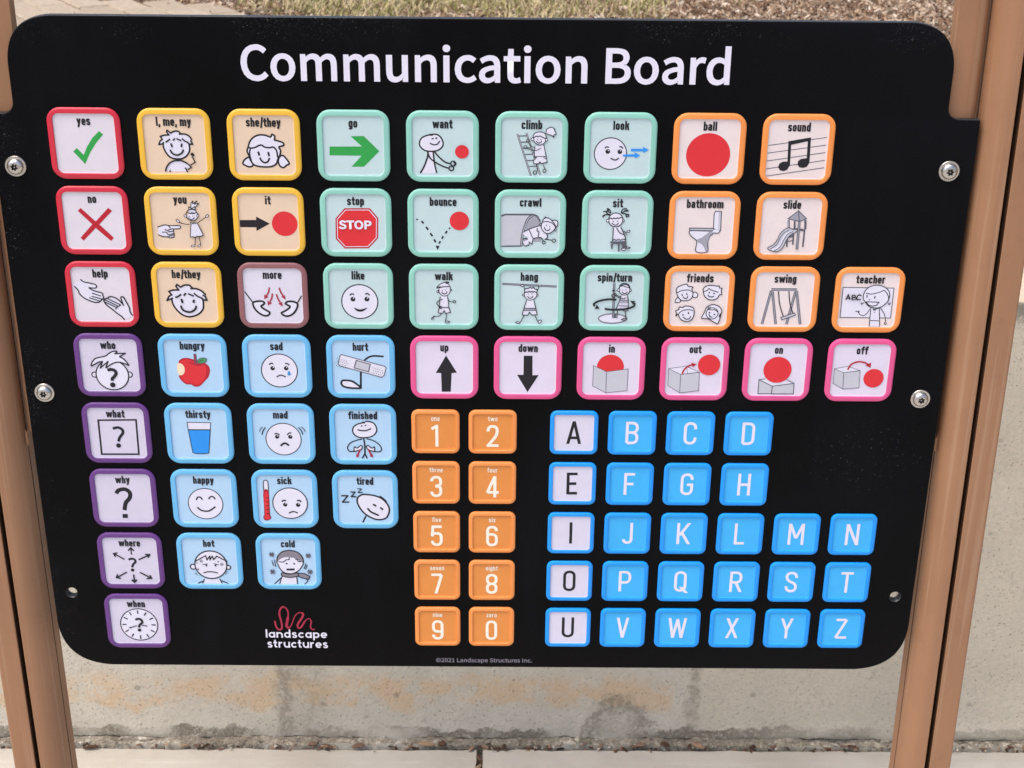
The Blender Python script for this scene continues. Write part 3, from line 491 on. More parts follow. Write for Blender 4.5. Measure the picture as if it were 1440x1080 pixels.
'finished': 'F w ~ -124 -45 -113 -103 -60 -142 28 -172 115 -173 161 -115 163 -38 109 21 13 41 -74 22;S k 17 ~ 15 -162 -60 -142 -113 -103 -128 -45 -108 3 -57 37 13 43 100 26 154 -23 166 -77 140 -144 89 -173 28 -177;S k 23 - -11 -164 28 -160;S k 21 - -17 -123 -15 -109;S k 21 - 29 -131 33 -118;S k 16 ~ -67 -67 -28 -54 33 -54 99 -81;S k 14 ~ -14 61 -94 81 -165 120 -198 179 -177 228 -116 230;S k 14 ~ 38 56 116 79 185 128 218 186 200 230 129 231;S k 19 ~ 4 51 14 148 13 261;S k 18 - 13 261 -23 325;S k 18 - 13 261 39 325;B wk 14 ~ -116 228 -114 169 -80 183 -35 149 -16 168 -37 208 -81 218;B wk 14 ~ 129 226 131 167 100 182 53 148 35 168 60 207 103 221;S c 21 ~ -41 198 -59 237 -74 277;F c - -95 262 -55 291 -93 314;S c 21 ~ 56 197 72 236 89 275;F c - 68 290 107 260 111 313',
'why': 'S k 52 ~ -96 -64 -60 -109 17 -124 72 -80 67 -5 10 70 -14 171;F k - -45 226 20 226 17 282 -48 282',
'happy': 'C w 4 73 217;R k 11 4 73 215;S k 18 ~ -108 23 -88 -17 -53 -17 -31 18;S k 18 ~ 46 8 75 -28 109 -23 129 10;S k 20 ~ -103 124 -49 169 39 174 124 113',
'sick': 'B wd 14 ~ -259 -230 -231 -262 -202 -231 -203 -61 -205 212 -191 263 -227 298 -271 293 -279 248 -267 212 -260 -60;F R ~ -267 -100 -203 -101 -205 212 -191 263 -227 298 -271 293 -279 248 -267 212;F r ~ -255 -70 -211 -71 -218 222 -203 263 -235 288 -266 273 -263 232 -261 141;S k 7 - -239 -125 -202 -124;S k 11 - -238 -15 -205 -15;S k 11 - -237 40 -206 40;S k 11 - -241 96 -207 95;S k 11 - -241 149 -208 149;S k 11 - -240 207 -209 207;C w 59 57 218;R k 12 59 57 215;C k -3 77 27;C w 5 64 7;C k 158 79 28;C w 168 66 7;S k 18 ~ -45 34 -17 16 11 21;S k 18 ~ 146 20 177 16 199 38;S k 16 ~ 38 196 81 175 116 178 147 195',
'tired': 'S k 21 - 1 232 -43 327;B wk 21 ~ -101 45 -94 -26 -39 -67 32 -69 138 -48 217 -3 277 73 295 154 264 246 200 282 111 277 5 216 -63 135;S k 23 ~ 178 -48 226 -8 260 32;S k 23 ~ 90 74 108 74 132 94;S k 23 ~ 178 116 196 122 215 146;S k 23 ~ 22 123 60 170 113 201 162 224;S k 18 - -301 -52 -217 -53 -287 37 -203 37;S k 16 - -184 -106 -125 -106 -175 -41 -111 -41;S k 12 - -97 -152 -44 -150 -90 -100 -31 -100',
'where': 'S k 30 ~ -32 -12 7 -29 45 -15 51 21 22 52 3 99;C k 5 138 23;S k 16 - 10 -88 14 -170;S k 19 - -25 -146 13 -187 49 -146;S k 18 - -82 -19 -203 -98;S k 18 - -162 -114 -214 -104 -192 -54;S k 18 - 95 -15 232 -84;S k 18 - 184 -94 246 -92 215 -46;S k 18 - -71 168 -198 244;S k 18 - -190 199 -212 249 -156 260;S k 18 - 97 169 218 245;S k 18 - 172 261 239 256 217 209;S k 18 - 13 200 14 297;S k 21 - -18 279 14 315 48 276',
'hot': 'F w - -92 268 105 263 132 331 -114 331;S k 16 - -92 268 -119 331;S k 16 - -117 299 -177 331;S k 16 - 105 263 133 328;S k 14 - 131 289 209 331;C w -222 85 36;R k 15 -220 83 36;C w 224 90 30;R k 15 226 90 29;C w 7 54 204;R k 16 7 52 202;S k 15 - -195 7 -50 -81 -37 -19 3 -76 1 -19 34 -76 48 -24 90 -76 221 2;S k 9 - -100 51 -32 38;S k 9 - 44 33 106 52;C k -51 62 12;C k 65 60 12;S k 13 ~ -95 170 -40 153 32 155 89 171;R k 7 -111 -4 15;R k 7 147 41 15;C d -164 22 9;C d -158 116 11;C d 104 2 9;S d 7 - -208 189 -188 168 -173 205;S d 7 - 186 200 202 158 222 148',
'cold': 'F w - -91 221 90 220 98 336 -133 342;S k 14 - -91 221 -203 339;S k 13 - -105 242 -135 339;S k 14 - 90 220 95 336;S k 13 ~ 108 220 188 241 227 283 184 336;F m ~ -153 17 -144 -62 -101 -124 -27 -161 54 -161 124 -125 175 -62 185 11 128 -10 71 53 -110 53;F w ~ -144 17 -114 -30 -50 -62 22 -62 93 -41 145 -5 175 26 141 94 84 147 11 173 -69 152 -120 84;S k 14 ~ -153 17 -139 -72 -82 -140 -9 -163 63 -158 133 -125 179 -52 182 26 140 105 84 157 11 179 -70 158 -121 95 -144 22;S k 13 ~ -129 1 -71 6 -34 -25 3 -31 9 -62;S k 13 ~ 84 -36 111 -31 118 -5 154 0;C k -29 30 12;C k 67 30 12;S k 27 - -36 116 68 113;B mk 13 ~ -88 163 -8 184 101 168 104 210 -1 231 -99 205;B mk 13 - 110 170 191 173 258 215 242 257 153 236 113 210;S k 11 - -214 -15 -196 64;S k 11 - -182 -30 -169 74;S k 11 - 190 105 216 26;S k 11 - 208 110 232 42;S d 18 - -245 -108 -178 -103;S d 18 - -230 -134 -193 -74;S d 18 - -190 -134 -233 -77;S d 18 - 217 -94 284 -89;S d 18 - 231 -120 269 -61;S d 18 - 272 -120 229 -62;S d 18 - -246 142 -179 147;S d 18 - -232 116 -195 177;S d 18 - -192 116 -235 177;S d 18 - 229 141 297 146;S d 18 - 244 115 282 176;S d 18 - 284 115 241 176',
'when': 'C w 14 56 241;R k 14 14 56 239;S k 16 - 11 -160 12 -106;S k 16 - -97 -132 -73 -86;S k 16 - -175 -54 -126 -25;S k 16 - -204 53 -149 55;S k 16 - -172 165 -127 136;S k 16 - -97 241 -69 196;S k 16 - 15 221 15 277;S k 16 - 96 200 125 249;S k 16 - 155 138 204 168;S k 16 - 174 57 230 60;S k 16 - 154 -23 201 -49;S k 16 - 122 -130 91 -85;S k 13 - -16 70 -117 107;S k 13 - 48 65 119 76;F k - -126 107 -98 85 -95 112;S k 30 ~ -28 -21 16 -35 50 -15 56 22 21 59 7 97;C k 11 137 23',
}
GLYPHS = {
'C': (224, ['132 -5 151 -3 168 2 184 9 198 19 211 32 193 53 183 43 172 35 160 29 147 25 133 24 106 29 84 42 68 64 57 93 54 129 57 165 68 193 85 215 107 228 134 233 147 232 159 228 169 223 178 217 187 209 204 230 195 239 182 248 168 255 152 260 134 261 97 255 66 238 42 211 26 174 20 128 26 82 41 45 65 18 96 1']),
'o': (212, ['106 -5 133 0 157 12 176 33 189 60 194 95 189 130 176 158 157 178 133 191 106 195 79 191 55 178 36 158 23 130 18 95 23 60 36 33 55 12 79 0', '106 22 88 25 73 35 61 50 54 71 51 95 54 119 61 140 73 155 88 165 106 168 124 165 140 155 151 140 159 119 161 95 159 71 151 50 140 35 124 25']),
'm': (324, ['32 0 64 0 64 138 75 149 84 157 94 162 103 166 112 167 125 165 135 159 142 150 146 135 147 116 147 0 179 0 179 138 190 149 200 157 209 162 218 166 227 167 240 165 250 159 257 150 261 135 263 116 263 0 294 0 294 120 292 147 285 168 274 183 258 192 237 195 223 193 210 188 198 181 186 171 174 159 168 171 161 181 150 189 138 193 121 195 108 193 96 189 84 182 73 173 62 162 62 162 58 190 32 190']),
'u': (213, ['88 -5 103 -3 116 2 128 9 140 18 151 30 152 30 154 0 181 0 181 190 149 190 149 55 138 43 128 34 119 28 108 24 97 23 84 25 74 31 67 41 63 55 62 74 62 190 29 190 29 70 32 43 38 23 50 8 66 -2']),
'n': (214, ['32 0 64 0 64 138 75 148 85 157 95 162 105 166 116 167 130 165 140 159 147 150 151 135 152 116 152 0 184 0 184 120 182 147 175 168 164 183 147 192 126 195 111 193 98 189 85 182 73 173 62 162 62 162 58 190 32 190']),
'i': (97, ['48 229 55 230 61 233 66 238 69 244 70 251 69 258 66 263 61 268 55 270 48 271 41 270 35 268 31 263 28 258 27 251 28 244 31 238 35 233 41 230', '32 0 64 0 64 190 32 190']),
'c': (179, ['107 -5 121 -3 134 0 146 5 158 11 169 19 155 41 147 35 139 30 130 26 120 23 110 22 90 25 74 35 62 50 54 71 51 95 54 119 62 140 75 155 91 165 111 168 120 167 128 165 135 162 142 157 149 152 165 173 156 180 147 186 136 191 124 194 110 195 81 191 56 178 36 158 23 130 18 95 23 60 35 33 54 12 79 0']),
'a': (197, ['76 -5 90 -3 103 1 116 7 128 14 139 23 140 23 143 0 169 0 169 117 167 143 159 165 147 181 128 191 103 195 85 194 69 190 54 184 40 177 29 170 41 148 51 154 61 160 73 164 85 167 98 168 114 166 125 159 132 148 136 135 137 120 94 114 61 103 38 90 25 72 21 49 23 31 31 16 43 5 58 -2', '85 21 74 22 65 26 58 31 53 40 51 51 54 65 63 77 79 86 104 94 137 99 137 46 126 37 116 30 106 25 96 22']),
't': (132, ['92 -5 99 -4 106 -3 113 -2 120 0 127 2 121 27 117 25 112 24 108 22 103 22 99 21 88 23 79 28 74 35 71 45 70 58 70 164 121 164 121 190 70 190 70 244 43 244 40 190 9 188 9 164 38 164 38 59 40 38 45 20 55 7 71 -2']),
'B': (230, ['35 0 117 0 149 3 176 12 197 27 210 48 214 75 212 95 205 110 194 122 179 131 162 137 162 138 175 145 186 154 193 166 198 179 200 194 195 218 183 236 165 248 140 254 111 257 35 257', '68 148 68 231 107 231 129 230 146 225 158 217 165 206 168 190 166 175 159 164 147 155 129 150 106 148', '68 26 68 123 112 123 137 121 157 115 171 106 179 93 182 76 179 58 170 44 156 34 137 28 112 26']),
'r': (136, ['32 0 64 0 64 122 73 139 82 152 92 160 102 165 112 166 116 166 120 166 124 165 127 164 131 163 137 191 133 192 129 194 125 194 121 195 116 195 104 193 92 188 81 180 71 169 62 155 62 155 58 190 32 190']),
'd': (217, ['97 -5 110 -3 123 1 135 7 145 14 155 22 156 22 159 0 185 0 185 279 153 279 153 206 154 173 145 181 135 187 125 191 113 194 101 195 76 191 53 178 35 157 23 129 19 95 22 60 32 33 49 12 71 0', '104 22 86 26 71 35 60 50 54 70 51 95 54 119 62 140 74 155 89 165 106 168 116 167 125 165 134 161 143 156 153 148 153 48 143 39 134 32 124 26 114 23']),
'L': (190, ['35 0 180 0 180 28 68 28 68 257 35 257']),
's': (164, ['82 -5 106 -2 126 6 140 19 148 34 151 52 148 71 139 85 125 95 110 103 93 110 81 114 69 120 60 126 54 133 52 143 54 151 58 159 65 165 75 169 88 170 97 169 106 167 115 163 123 159 131 153 146 173 137 180 126 186 114 191 101 194 87 195 64 192 46 185 33 173 25 158 22 141 25 124 34 111 46 100 61 92 77 86 90 81 101 76 111 69 118 60 120 50 119 41 115 32 107 26 97 22 83 20 70 21 58 24 47 29 37 35 27 43 11 22 23 13 36 6 51 0 66 -3']),
'S': (209, ['106 -5 136 -1 160 9 178 25 190 45 194 68 191 89 184 105 172 118 158 128 141 137 104 153 92 158 81 164 71 172 64 182 62 196 64 208 70 219 80 226 93 231 110 233 123 232 136 229 148 224 158 217 168 209 185 230 173 240 159 249 144 255 127 260 110 261 83 258 61 249 44 234 33 216 29 193 32 173 40 157 52 144 66 135 81 127 118 111 132 105 143 98 153 90 159 79 161 65 158 52 152 40 140 31 125 26 107 24 91 25 76 29 61 36 48 45 36 56 17 33 31 20 47 10 66 2 85 -3']),
'e': (194, ['109 -5 124 -4 137 -1 150 3 161 9 172 15 160 36 152 31 143 27 133 24 123 22 113 21 93 24 76 33 62 47 54 65 50 88 178 88 178 91 179 94 179 98 179 102 179 106 176 136 167 161 151 179 130 191 103 195 78 191 55 178 36 157 23 129 18 95 23 60 36 33 55 12 80 0', '49 110 54 131 62 147 74 160 88 167 104 169 120 167 133 160 143 148 149 131 151 110']),
'p': (217, ['32 -80 64 -80 64 -16 63 18 74 10 84 4 95 -1 105 -4 116 -5 141 0 164 13 182 34 194 62 199 98 195 131 186 158 171 178 150 191 123 195 110 194 97 190 85 184 73 176 62 168 62 168 58 190 32 190', '111 22 103 23 94 25 84 29 74 34 64 42 64 142 75 151 86 159 96 164 105 167 115 168 134 165 148 155 158 141 164 121 165 98 163 72 155 51 143 35 128 26']),
'T': (210, ['89 0 121 0 121 229 199 229 199 257 11 257 11 229 89 229']),
'O': (260, ['130 -5 166 1 196 19 219 47 234 84 239 129 234 175 219 211 196 238 166 255 130 261 94 255 63 238 40 211 26 175 20 129 26 84 40 47 63 19 94 1', '130 24 104 29 83 42 67 64 57 94 54 129 57 165 67 193 83 215 104 228 130 233 156 228 177 215 193 193 203 165 206 129 203 94 193 64 177 42 156 29']),
'P': (222, ['35 0 68 0 68 102 110 102 141 105 168 114 187 130 200 152 204 181 200 211 187 232 167 246 141 254 109 257 35 257', '68 129 68 230 104 230 129 229 148 224 161 215 170 201 172 181 170 162 162 147 149 137 130 130 106 129']),
'I': (103, ['35 0 68 0 68 257 35 257']),
'©': (292, ['146 -4 185 2 220 19 247 46 265 82 272 126 265 170 247 206 220 233 185 250 146 256 106 250 72 233 44 206 26 170 19 126 26 82 44 46 72 19 106 2', '146 12 112 17 82 33 59 57 43 88 37 126 43 164 59 196 82 220 112 235 146 240 179 235 209 220 233 196 248 164 254 126 248 88 233 57 209 33 179 17', '148 49 162 50 173 53 183 58 193 64 202 71 190 88 183 82 176 77 168 74 159 71 150 70 134 73 121 80 112 92 106 107 104 126 106 144 112 158 122 169 135 176 151 179 159 178 166 176 173 173 179 168 185 163 199 178 191 185 182 191 173 196 162 199 150 200 128 197 108 187 92 172 82 152 78 126 81 100 91 78 107 62 126 52']),
'2': (195, ['15 0 177 0 177 28 106 28 98 28 89 27 81 27 72 26 64 25 97 59 125 92 146 124 160 155 165 186 161 211 151 232 136 248 115 258 90 261 71 259 55 255 40 247 27 236 14 224 33 206 42 215 51 223 62 230 74 234 86 235 103 233 116 226 126 215 131 201 133 185 129 157 115 127 92 95 59 59 15 19']),
'0': (195, ['97 -5 124 1 146 17 163 43 174 81 177 129 174 177 163 214 146 240 124 256 97 261 70 256 48 240 31 214 21 177 18 129 21 81 31 43 48 17 70 1', '97 21 81 25 68 38 57 59 51 89 48 129 51 169 57 199 68 220 81 232 97 236 114 232 127 220 137 199 144 169 146 129 144 89 137 59 127 38 114 25']),
'1': (195, ['31 0 172 0 172 27 120 27 120 257 96 257 87 252 77 248 67 244 55 241 42 238 42 218 88 218 88 27 31 27']),
'.': (98, ['49 -5 56 -3 62 0 67 5 71 12 72 20 71 28 67 35 62 40 56 43 49 44 41 43 35 40 30 35 27 28 26 20 27 12 30 5 35 0 41 -3']),
'?': (166, ['62 77 91 77 94 107 108 131 126 153 141 177 147 204 144 226 136 243 122 256 104 264 82 267 66 265 51 261 37 254 25 245 15 235 33 218 41 225 49 232 58 236 68 239 78 240 92 238 103 233 110 225 115 214 116 202 110 179 95 158 78 136 65 110', '77 -5 85 -3 91 0 96 5 100 12 101 20 100 28 96 35 91 40 85 43 77 44 70 43 64 40 59 35 56 28 55 20 56 12 59 5 64 0 70 -3']),
}

# ------------------------------------------------------------------ drawing engine (board units: 1 unit = 0.1 m; x right, y down, h towards the reader)
U = 0.1
BZ = 1.134                                         # world height of board y = 0


def P3(x, y, h=0.0):
    return (x * U, -h * U, -y * U)


def catmull(pts, closed):
    n = len(pts)
    out = []
    rng = range(n) if closed else range(n - 1)
    for i in rng:
        if closed:
            p = [pts[(i + k) % n] for k in (-1, 0, 1, 2)]
        else:
            p = [pts[max(0, min(n - 1, i + k))] for k in (-1, 0, 1, 2)]
        for s in range(5):
            t = s / 5
            q = []
            for a in (0, 1):
                p0, p1, p2, p3 = (z[a] for z in p)
                q.append(0.5 * (2 * p1 + (p2 - p0) * t + (2 * p0 - 5 * p1 + 4 * p2 - p3) * t * t + (3 * p1 - p0 - 3 * p2 + p3) * t ** 3))
            out.append(tuple(q))
    if not closed:
        out.append(pts[-1])
    return out


def circle(x, y, r, n=40):
    return [(x + r * math.cos(2 * PI * i / n), y + r * math.sin(2 * PI * i / n)) for i in range(n)]


SEG = 5


def rounded(pts, closed=False):
    """pts: (x, y) sharp or (x, y, r) rounded corners"""
    out = []
    n = len(pts)
    for i, p in enumerate(pts):
        r = p[2] if len(p) > 2 else 0
        if r == 0 or (not closed and i in (0, n - 1)):
            out.append((p[0], p[1]))
            continue
        P, A, B = Vector(p[:2]), Vector(pts[i - 1][:2]), Vector(pts[(i + 1) % n][:2])
        a, b = (A - P), (B - P)
        r = min(r, a.length * 0.5 if len(pts[i - 1]) > 2 else a.length, b.length * 0.5 if len(pts[(i + 1) % n]) > 2 else b.length)
        a, b = a.normalized(), b.normalized()
        s, e = P + a * r, P + b * r
        for k in range(SEG + 1):
            t = k / SEG
            q = s * (1 - t) ** 2 + P * (0.9 + 0.0) * 2 * t * (1 - t) + (s + e) * 0.5 * 0.1 * 2 * t * (1 - t) + e * t * t
            out.append((q.x, q.y))
    return out


class Draw:
    """collects flat shapes as stacked layers of thin ink"""

    def __init__(self, h=0.0, step=0.0004):
        self.V, self.F, self.I = [], [], []
        self.h, self.step = h, step

    def up(self):
        self.h += self.step

    def fill(self, pts, key):
        self.up()
        tris = tessellate_polygon([[Vector((x, y, 0)) for x, y in pts]])
        b = len(self.V)
        self.V += [P3(x, y, self.h) for x, y in pts]
        for t in tris:
            a = [pts[i] for i in t]
            cr = (a[1][0] - a[0][0]) * (a[2][1] - a[0][1]) - (a[1][1] - a[0][1]) * (a[2][0] - a[0][0])
            if abs(cr) < 1e-12:
                continue
            t = tuple(t) if cr < 0 else tuple(reversed(t))
            self.F.append(tuple(b + i for i in t))
            self.I.append(INK_ORDER.index(key))

    def stroke(self, pts, w, key, closed=False):
        q = [pts[0]]
        for p in pts[1:]:
            if math.hypot(p[0] - q[-1][0], p[1] - q[-1][1]) > 1e-4:
                q.append(p)
        if closed and math.hypot(q[0][0] - q[-1][0], q[0][1] - q[-1][1]) < 1e-4:
            q.pop()
        pts = q
        n = len(pts)
        if n < 2:
            return
        if n > 2:                                   # split where the pen turns back sharply
            if closed:
                pts = pts + [pts[0]]
            cuts = []
            m_ = len(pts)
            for i in range(1, m_ - 1):
                a = Vector(pts[i]) - Vector(pts[i - 1])
                c = Vector(pts[i + 1]) - Vector(pts[i])
                if a.normalized().dot(c.normalized()) < 0.15 or min(a.length, c.length) < w * 0.6 and a.normalized().dot(c.normalized()) < 0.45:
                    cuts.append(i)
            if cuts:
                cuts = [0] + cuts + [m_ - 1]
                for i, (p, q_) in enumerate(zip(cuts, cuts[1:])):
                    seg = list(pts[p:q_ + 1])
                    e = w * 0.38
                    if p > 0 or closed:
                        v = (Vector(seg[0]) - Vector(seg[1])).normalized() * e
                        seg[0] = (seg[0][0] + v.x, seg[0][1] + v.y)
                    if q_ < m_ - 1 or closed:
                        v = (Vector(seg[-1]) - Vector(seg[-2])).normalized() * e
                        seg[-1] = (seg[-1][0] + v.x, seg[-1][1] + v.y)
                    self.stroke(seg, w, key)
                return
            if closed:
                pts = pts[:-1]
        self.up()
        b = len(self.V)
        hw = w / 2
        for i in range(n):
            if closed:
                a, c = pts[i - 1], pts[(i + 1) % n]
            else:
                a, c = pts[max(0, i - 1)], pts[min(n - 1, i + 1)]
            p = pts[i]
            d1 = Vector((p[0] - a[0], p[1] - a[1]))
            d2 = Vector((c[0] - p[0], c[1] - p[1]))
            if d1.length < 1e-9:
                d1 = d2
            if d2.length < 1e-9:
                d2 = d1
            d1.normalize()
            d2.normalize()
            n1 = Vector((-d1.y, d1.x))
            n2 = Vector((-d2.y, d2.x))
            m = n1 + n2
            if m.length < 0.5:
                m = n1
                k = 1.0
            else:
                m.normalize()
                k = min(1 / max(0.3, m.dot(n1)), 2.2)
            m = m * hw * k
            self.V.append(P3(p[0] - m.x, p[1] - m.y, self.h))
            self.V.append(P3(p[0] + m.x, p[1] + m.y, self.h))
        for i in range(n if closed else n - 1):
            j = (i + 1) % n
            self.F.append((b + 2 * i, b + 2 * i + 1, b + 2 * j + 1, b + 2 * j))
            self.I.append(INK_ORDER.index(key))

    def build(self, name, parent, loc=(0, 0, 0)):
        me = mesh(name, self.V, self.F, [], None)
        used = sorted(set(self.I))
        for u in used:
            me.materials.append(INK_LIST[u])
        me.polygons.foreach_set('material_index', [used.index(i) for i in self.I])
        return link(name, me, parent, loc)


def run_ops(d, text):
    for op in text.split(';'):
        t = op.split()
        c = t[0]
        if c == 'C':
            x, y, r = (float(a) / 1000 for a in t[2:5])
            d.fill(circle(x, y, r), t[1])
        elif c == 'R':
            w, x, y, r = (float(a) / 1000 for a in t[2:6])
            d.stroke(circle(x, y, r), w, t[1], True)
        else:
            i = 2 if c == 'F' else 3
            fl = t[i]
            nums = [float(a) / 1000 for a in t[i + 1:]]
            pts = list(zip(nums[0::2], nums[1::2]))
            if c == 'F':
                d.fill(catmull(pts, True) if fl in '~o' else pts, t[1])
            elif c == 'S':
                cl = fl in 'zo'
                if fl in '~o':
                    pts = catmull(pts, cl)
                d.stroke(pts, float(t[2]) / 1000, t[1], cl)
            else:
                if fl == '~':
                    pts = catmull(pts, True)
                d.fill(pts, t[1][0])
                d.stroke(pts, float(t[2]) / 1000, t[1][1], True)


# ------------------------------------------------------------------ condensed sign lettering, drawn stroke by stroke
def glyph(ch, W, s, XH=0.74, D=0.22):
    """returns (strokes, advance width); baseline 0, capital height 1, y up; W = body width, s = stroke"""
    L, Rr, T, B = s / 2, W - s / 2, 1 - s / 2, s / 2
    X = XH - s / 2
    q = min(0.24 if W < 0.6 else 0.272, (Rr - L) / 2 * 0.98)
    c = (L + Rr) / 2
    m = 0.5
    G = {
        'A': [[(s * .45, 0), (c, 1), (W - s * .45, 0)], [(W * .2, .27), (W * .8, .27)]],
        'B': [[(L, B), (L, T), (Rr, T, q), (Rr, m + .02, q), (L + s / 2, m + .02)], [(L, B), (Rr, B, q), (Rr, m, q), (c, m + .02)]],
        'C': [[(Rr, .68), (Rr, T, q), (L, T, q), (L, B, q), (Rr, B, q), (Rr, .32)]],
        'D': [[(L, B), (L, T), (Rr, T, q), (Rr, B, q), (L, B)]],
        'E': [[(W * .93, T), (L, T), (L, B), (W * .93, B)], [(L + s / 2, m), (W * .84, m)]],
        'F': [[(W * .93, T), (L, T), (L, 0)], [(L + s / 2, m), (W * .84, m)]],
        'G': [[(Rr, .70), (Rr, T, q), (L, T, q), (L, B, q), (Rr, B, q), (Rr, m - .02), (c, m - .02)]],
        'H': [[(L, 0), (L, 1)], [(Rr, 0), (Rr, 1)], [(L + s / 2, m), (Rr - s / 2, m)]],
        'I': [[(L, 0), (L, 1)]],
        'J': [[(Rr, 1), (Rr, B, q), (L + .02, B, q), (L + .02, .22)]],
        'K': [[(L, 0), (L, 1)], [(W - s * .5, 1), (L + s * .4, .40)], [(L + s * 1.2, .56), (W - s * .4, 0)]],
        'L': [[(L, 1), (L, B), (W * .92, B)]],
        'M': [[(L, 0), (L, 1)], [(L, 1), (c, .30), (Rr, 1)], [(Rr, 1), (Rr, 0)]],
        'N': [[(L, 0), (L, 1)], [(L, 1), (Rr, 0)], [(Rr, 0), (Rr, 1)]],
        'O': [[(Rr, T, q), (L, T, q), (L, B, q), (Rr, B, q), 'z']],
        'P': [[(L, 0), (L, T), (Rr, T, q), (Rr, .44, q), (L + s / 2, .44)]],
        'Q': [[(Rr, T, q), (L, T, q), (L, B, q), (Rr, B, q), 'z'], [(c + .02, .24), (W + .02, -.06)]],
        'R': [[(L, 0), (L, T), (Rr, T, q), (Rr, .47, q), (L + s / 2, .47)], [(c, .47), (W - s * .4, 0)]],
        'S': [[(Rr, .70), (Rr, T, q), (L, T, q), (L, .58, q * .9), (Rr, .42, q * .9), (Rr, B, q), (L, B, q), (L, .30)]],
        'T': [[(0, T), (W, T)], [(c, 0), (c, 1 - s)]],
        'U': [[(L, 1), (L, B, q), (Rr, B, q), (Rr, 1)]],
        'V': [[(s * .45, 1), (c, 0), (W - s * .45, 1)]],
        'W': [[(s * .45, 1), (W * .27, 0), (c, .95), (W * .73, 0), (W - s * .45, 1)]],
        'X': [[(s * .45, 1), (W - s * .45, 0)], [(W - s * .45, 1), (s * .45, 0)]],
        'Y': [[(s * .4, 1), (c, .42), (W - s * .4, 1)], [(c, .45), (c, 0)]],
        'Z': [[(0.02, T), (Rr, T), (L, B), (W, B)]],
        '0': [[(Rr, T, q), (L, T, q), (L, B, q), (Rr, B, q), 'z']],
        '1': [[(c - .17, .80), (c + .05, T), (c + .05, 0)]],
        '2': [[(L, .70), (L, T, q), (Rr, T, q), (Rr, .55, q), (L, B), (W, B)]],
        '3': [[(L, .74), (L, T, q), (Rr, T, q), (Rr, m + .03, q * .8), (c - .04, m + .03)], [(c - .04, m + .01), (Rr, m + .01, q * .8), (Rr, B, q), (L, B, q), (L, .26)]],
        '4': [[(Rr - .08, 0), (Rr - .08, 1), (L - .02, .24), (W + .02, .24)]],
        '5': [[(W * .92, T), (L + .03, T), (L, .52), (L + .06, .62, .05), (Rr, .62, q), (Rr, B, q), (L, B, q), (L, .26)]],
        '6': [[(Rr, .74), (Rr, T, q), (L, T, q), (L, B, q), (Rr, B, q), (Rr, .58, q), (L + s / 2, .58)]],
        '7': [[(0, T), (Rr, T), (W * .38, 0)]],
        '8': [[(Rr, T, q), (L, T, q), (L, m, q), (Rr, m, q), 'z'], [(Rr, m, q), (L, m, q), (L, B, q), (Rr, B, q), 'z']],
        '9': [[(L, .26), (L, B, q), (Rr, B, q), (Rr, T, q), (L, T, q), (L, .42, q), (Rr - s / 2, .42)]],
        'a': [[(L, X - .10), (L, X, q * .8), (Rr, X, q * .8), (Rr, 0)], [(Rr - s / 2, .40), (L, .40, q * .6), (L, B, q * .6), (Rr - s / 2, B)]],
        'b': [[(L, 0), (L, 1)], [(L + s / 2, X), (Rr, X, q), (Rr, B, q), (L + s / 2, B)]],
        'c': [[(Rr, X - .15), (Rr, X, q), (L, X, q), (L, B, q), (Rr, B, q), (Rr, B + .15)]],
        'd': [[(Rr, 0), (Rr, 1)], [(Rr - s / 2, X), (L, X, q), (L, B, q), (Rr - s / 2, B)]],
        'e': [[(L + s / 2, .36), (Rr, .36), (Rr, X, q), (L, X, q), (L, B, q), (Rr, B, q), (Rr, .19)]],
        'f': [[(W * .42, 0), (W * .42, T, q * .7), (W * .9, T)], [(0, X), (W * .42 - s / 2, X)], [(W * .42 + s / 2, X), (W * .85, X)]],
        'g': [[(Rr, XH), (Rr, -D + s / 2, q), (L, -D + s / 2, q * .5), (L, -D + s)], [(Rr - s / 2, X), (L, X, q), (L, B, q), (Rr - s / 2, B)]],
        'h': [[(L, 0), (L, 1)], [(L + s / 2, X), (Rr, X, q), (Rr, 0)]],
        'i': [[(L, 0), (L, XH)], [(L, .84), (L, 1.0)]],
        'k': [[(L, 0), (L, 1)], [(W - s * .3, XH), (L + s * .4, .30)], [(L + s * 1.1, .42), (W - s * .3, 0)]],
        'l': [[(L, 0), (L, 1)]],
        'n': [[(L, 0), (L, XH)], [(L + s / 2, X), (Rr, X, q), (Rr, 0)]],
        'o': [[(Rr, X, q), (L, X, q), (L, B, q), (Rr, B, q), 'z']],
        'p': [[(L, -D), (L, XH)], [(L + s / 2, X), (Rr, X, q), (Rr, B, q), (L + s / 2, B)]],
        'r': [[(L, 0), (L, XH)], [(L + s / 2, X - .03), (W * .52, X, .04), (W * .74, X)]],
        's': [[(Rr, X - .12), (Rr, X, q * .8), (L, X, q * .8), (L, .42, q * .7), (Rr, .33, q * .7), (Rr, B, q * .8), (L, B, q * .8), (L, B + .12)]],
        't': [[(W * .42, .95), (W * .42, B, q * .7), (W * .86, B)], [(0, X), (W * .42 - s / 2, X)], [(W * .42 + s / 2, X), (W * .85, X)]],
        'u': [[(L, XH), (L, B, q), (Rr - s / 2, B)], [(Rr, XH), (Rr, 0)]],
        'v': [[(s * .4, XH), (c, 0), (W - s * .4, XH)]],
        'x': [[(s * .4, XH), (W - s * .4, 0)], [(W - s * .4, XH), (s * .4, 0)]],
        'y': [[(s * .4, XH), (c, .05)], [(W - s * .4, XH), (c - .05, -D + s / 2, .05), (W * .1, -D + s / 2)]],
        'z': [[(0.02, X), (Rr, X), (L, B), (W, B)]],
        '/': [[(s * .5, -.12), (W * .62, 1.05)]],
        ',': [[(L + .02, s), (L - .02, -s * .8)]],
        ' ': [],
    }
    adv = W
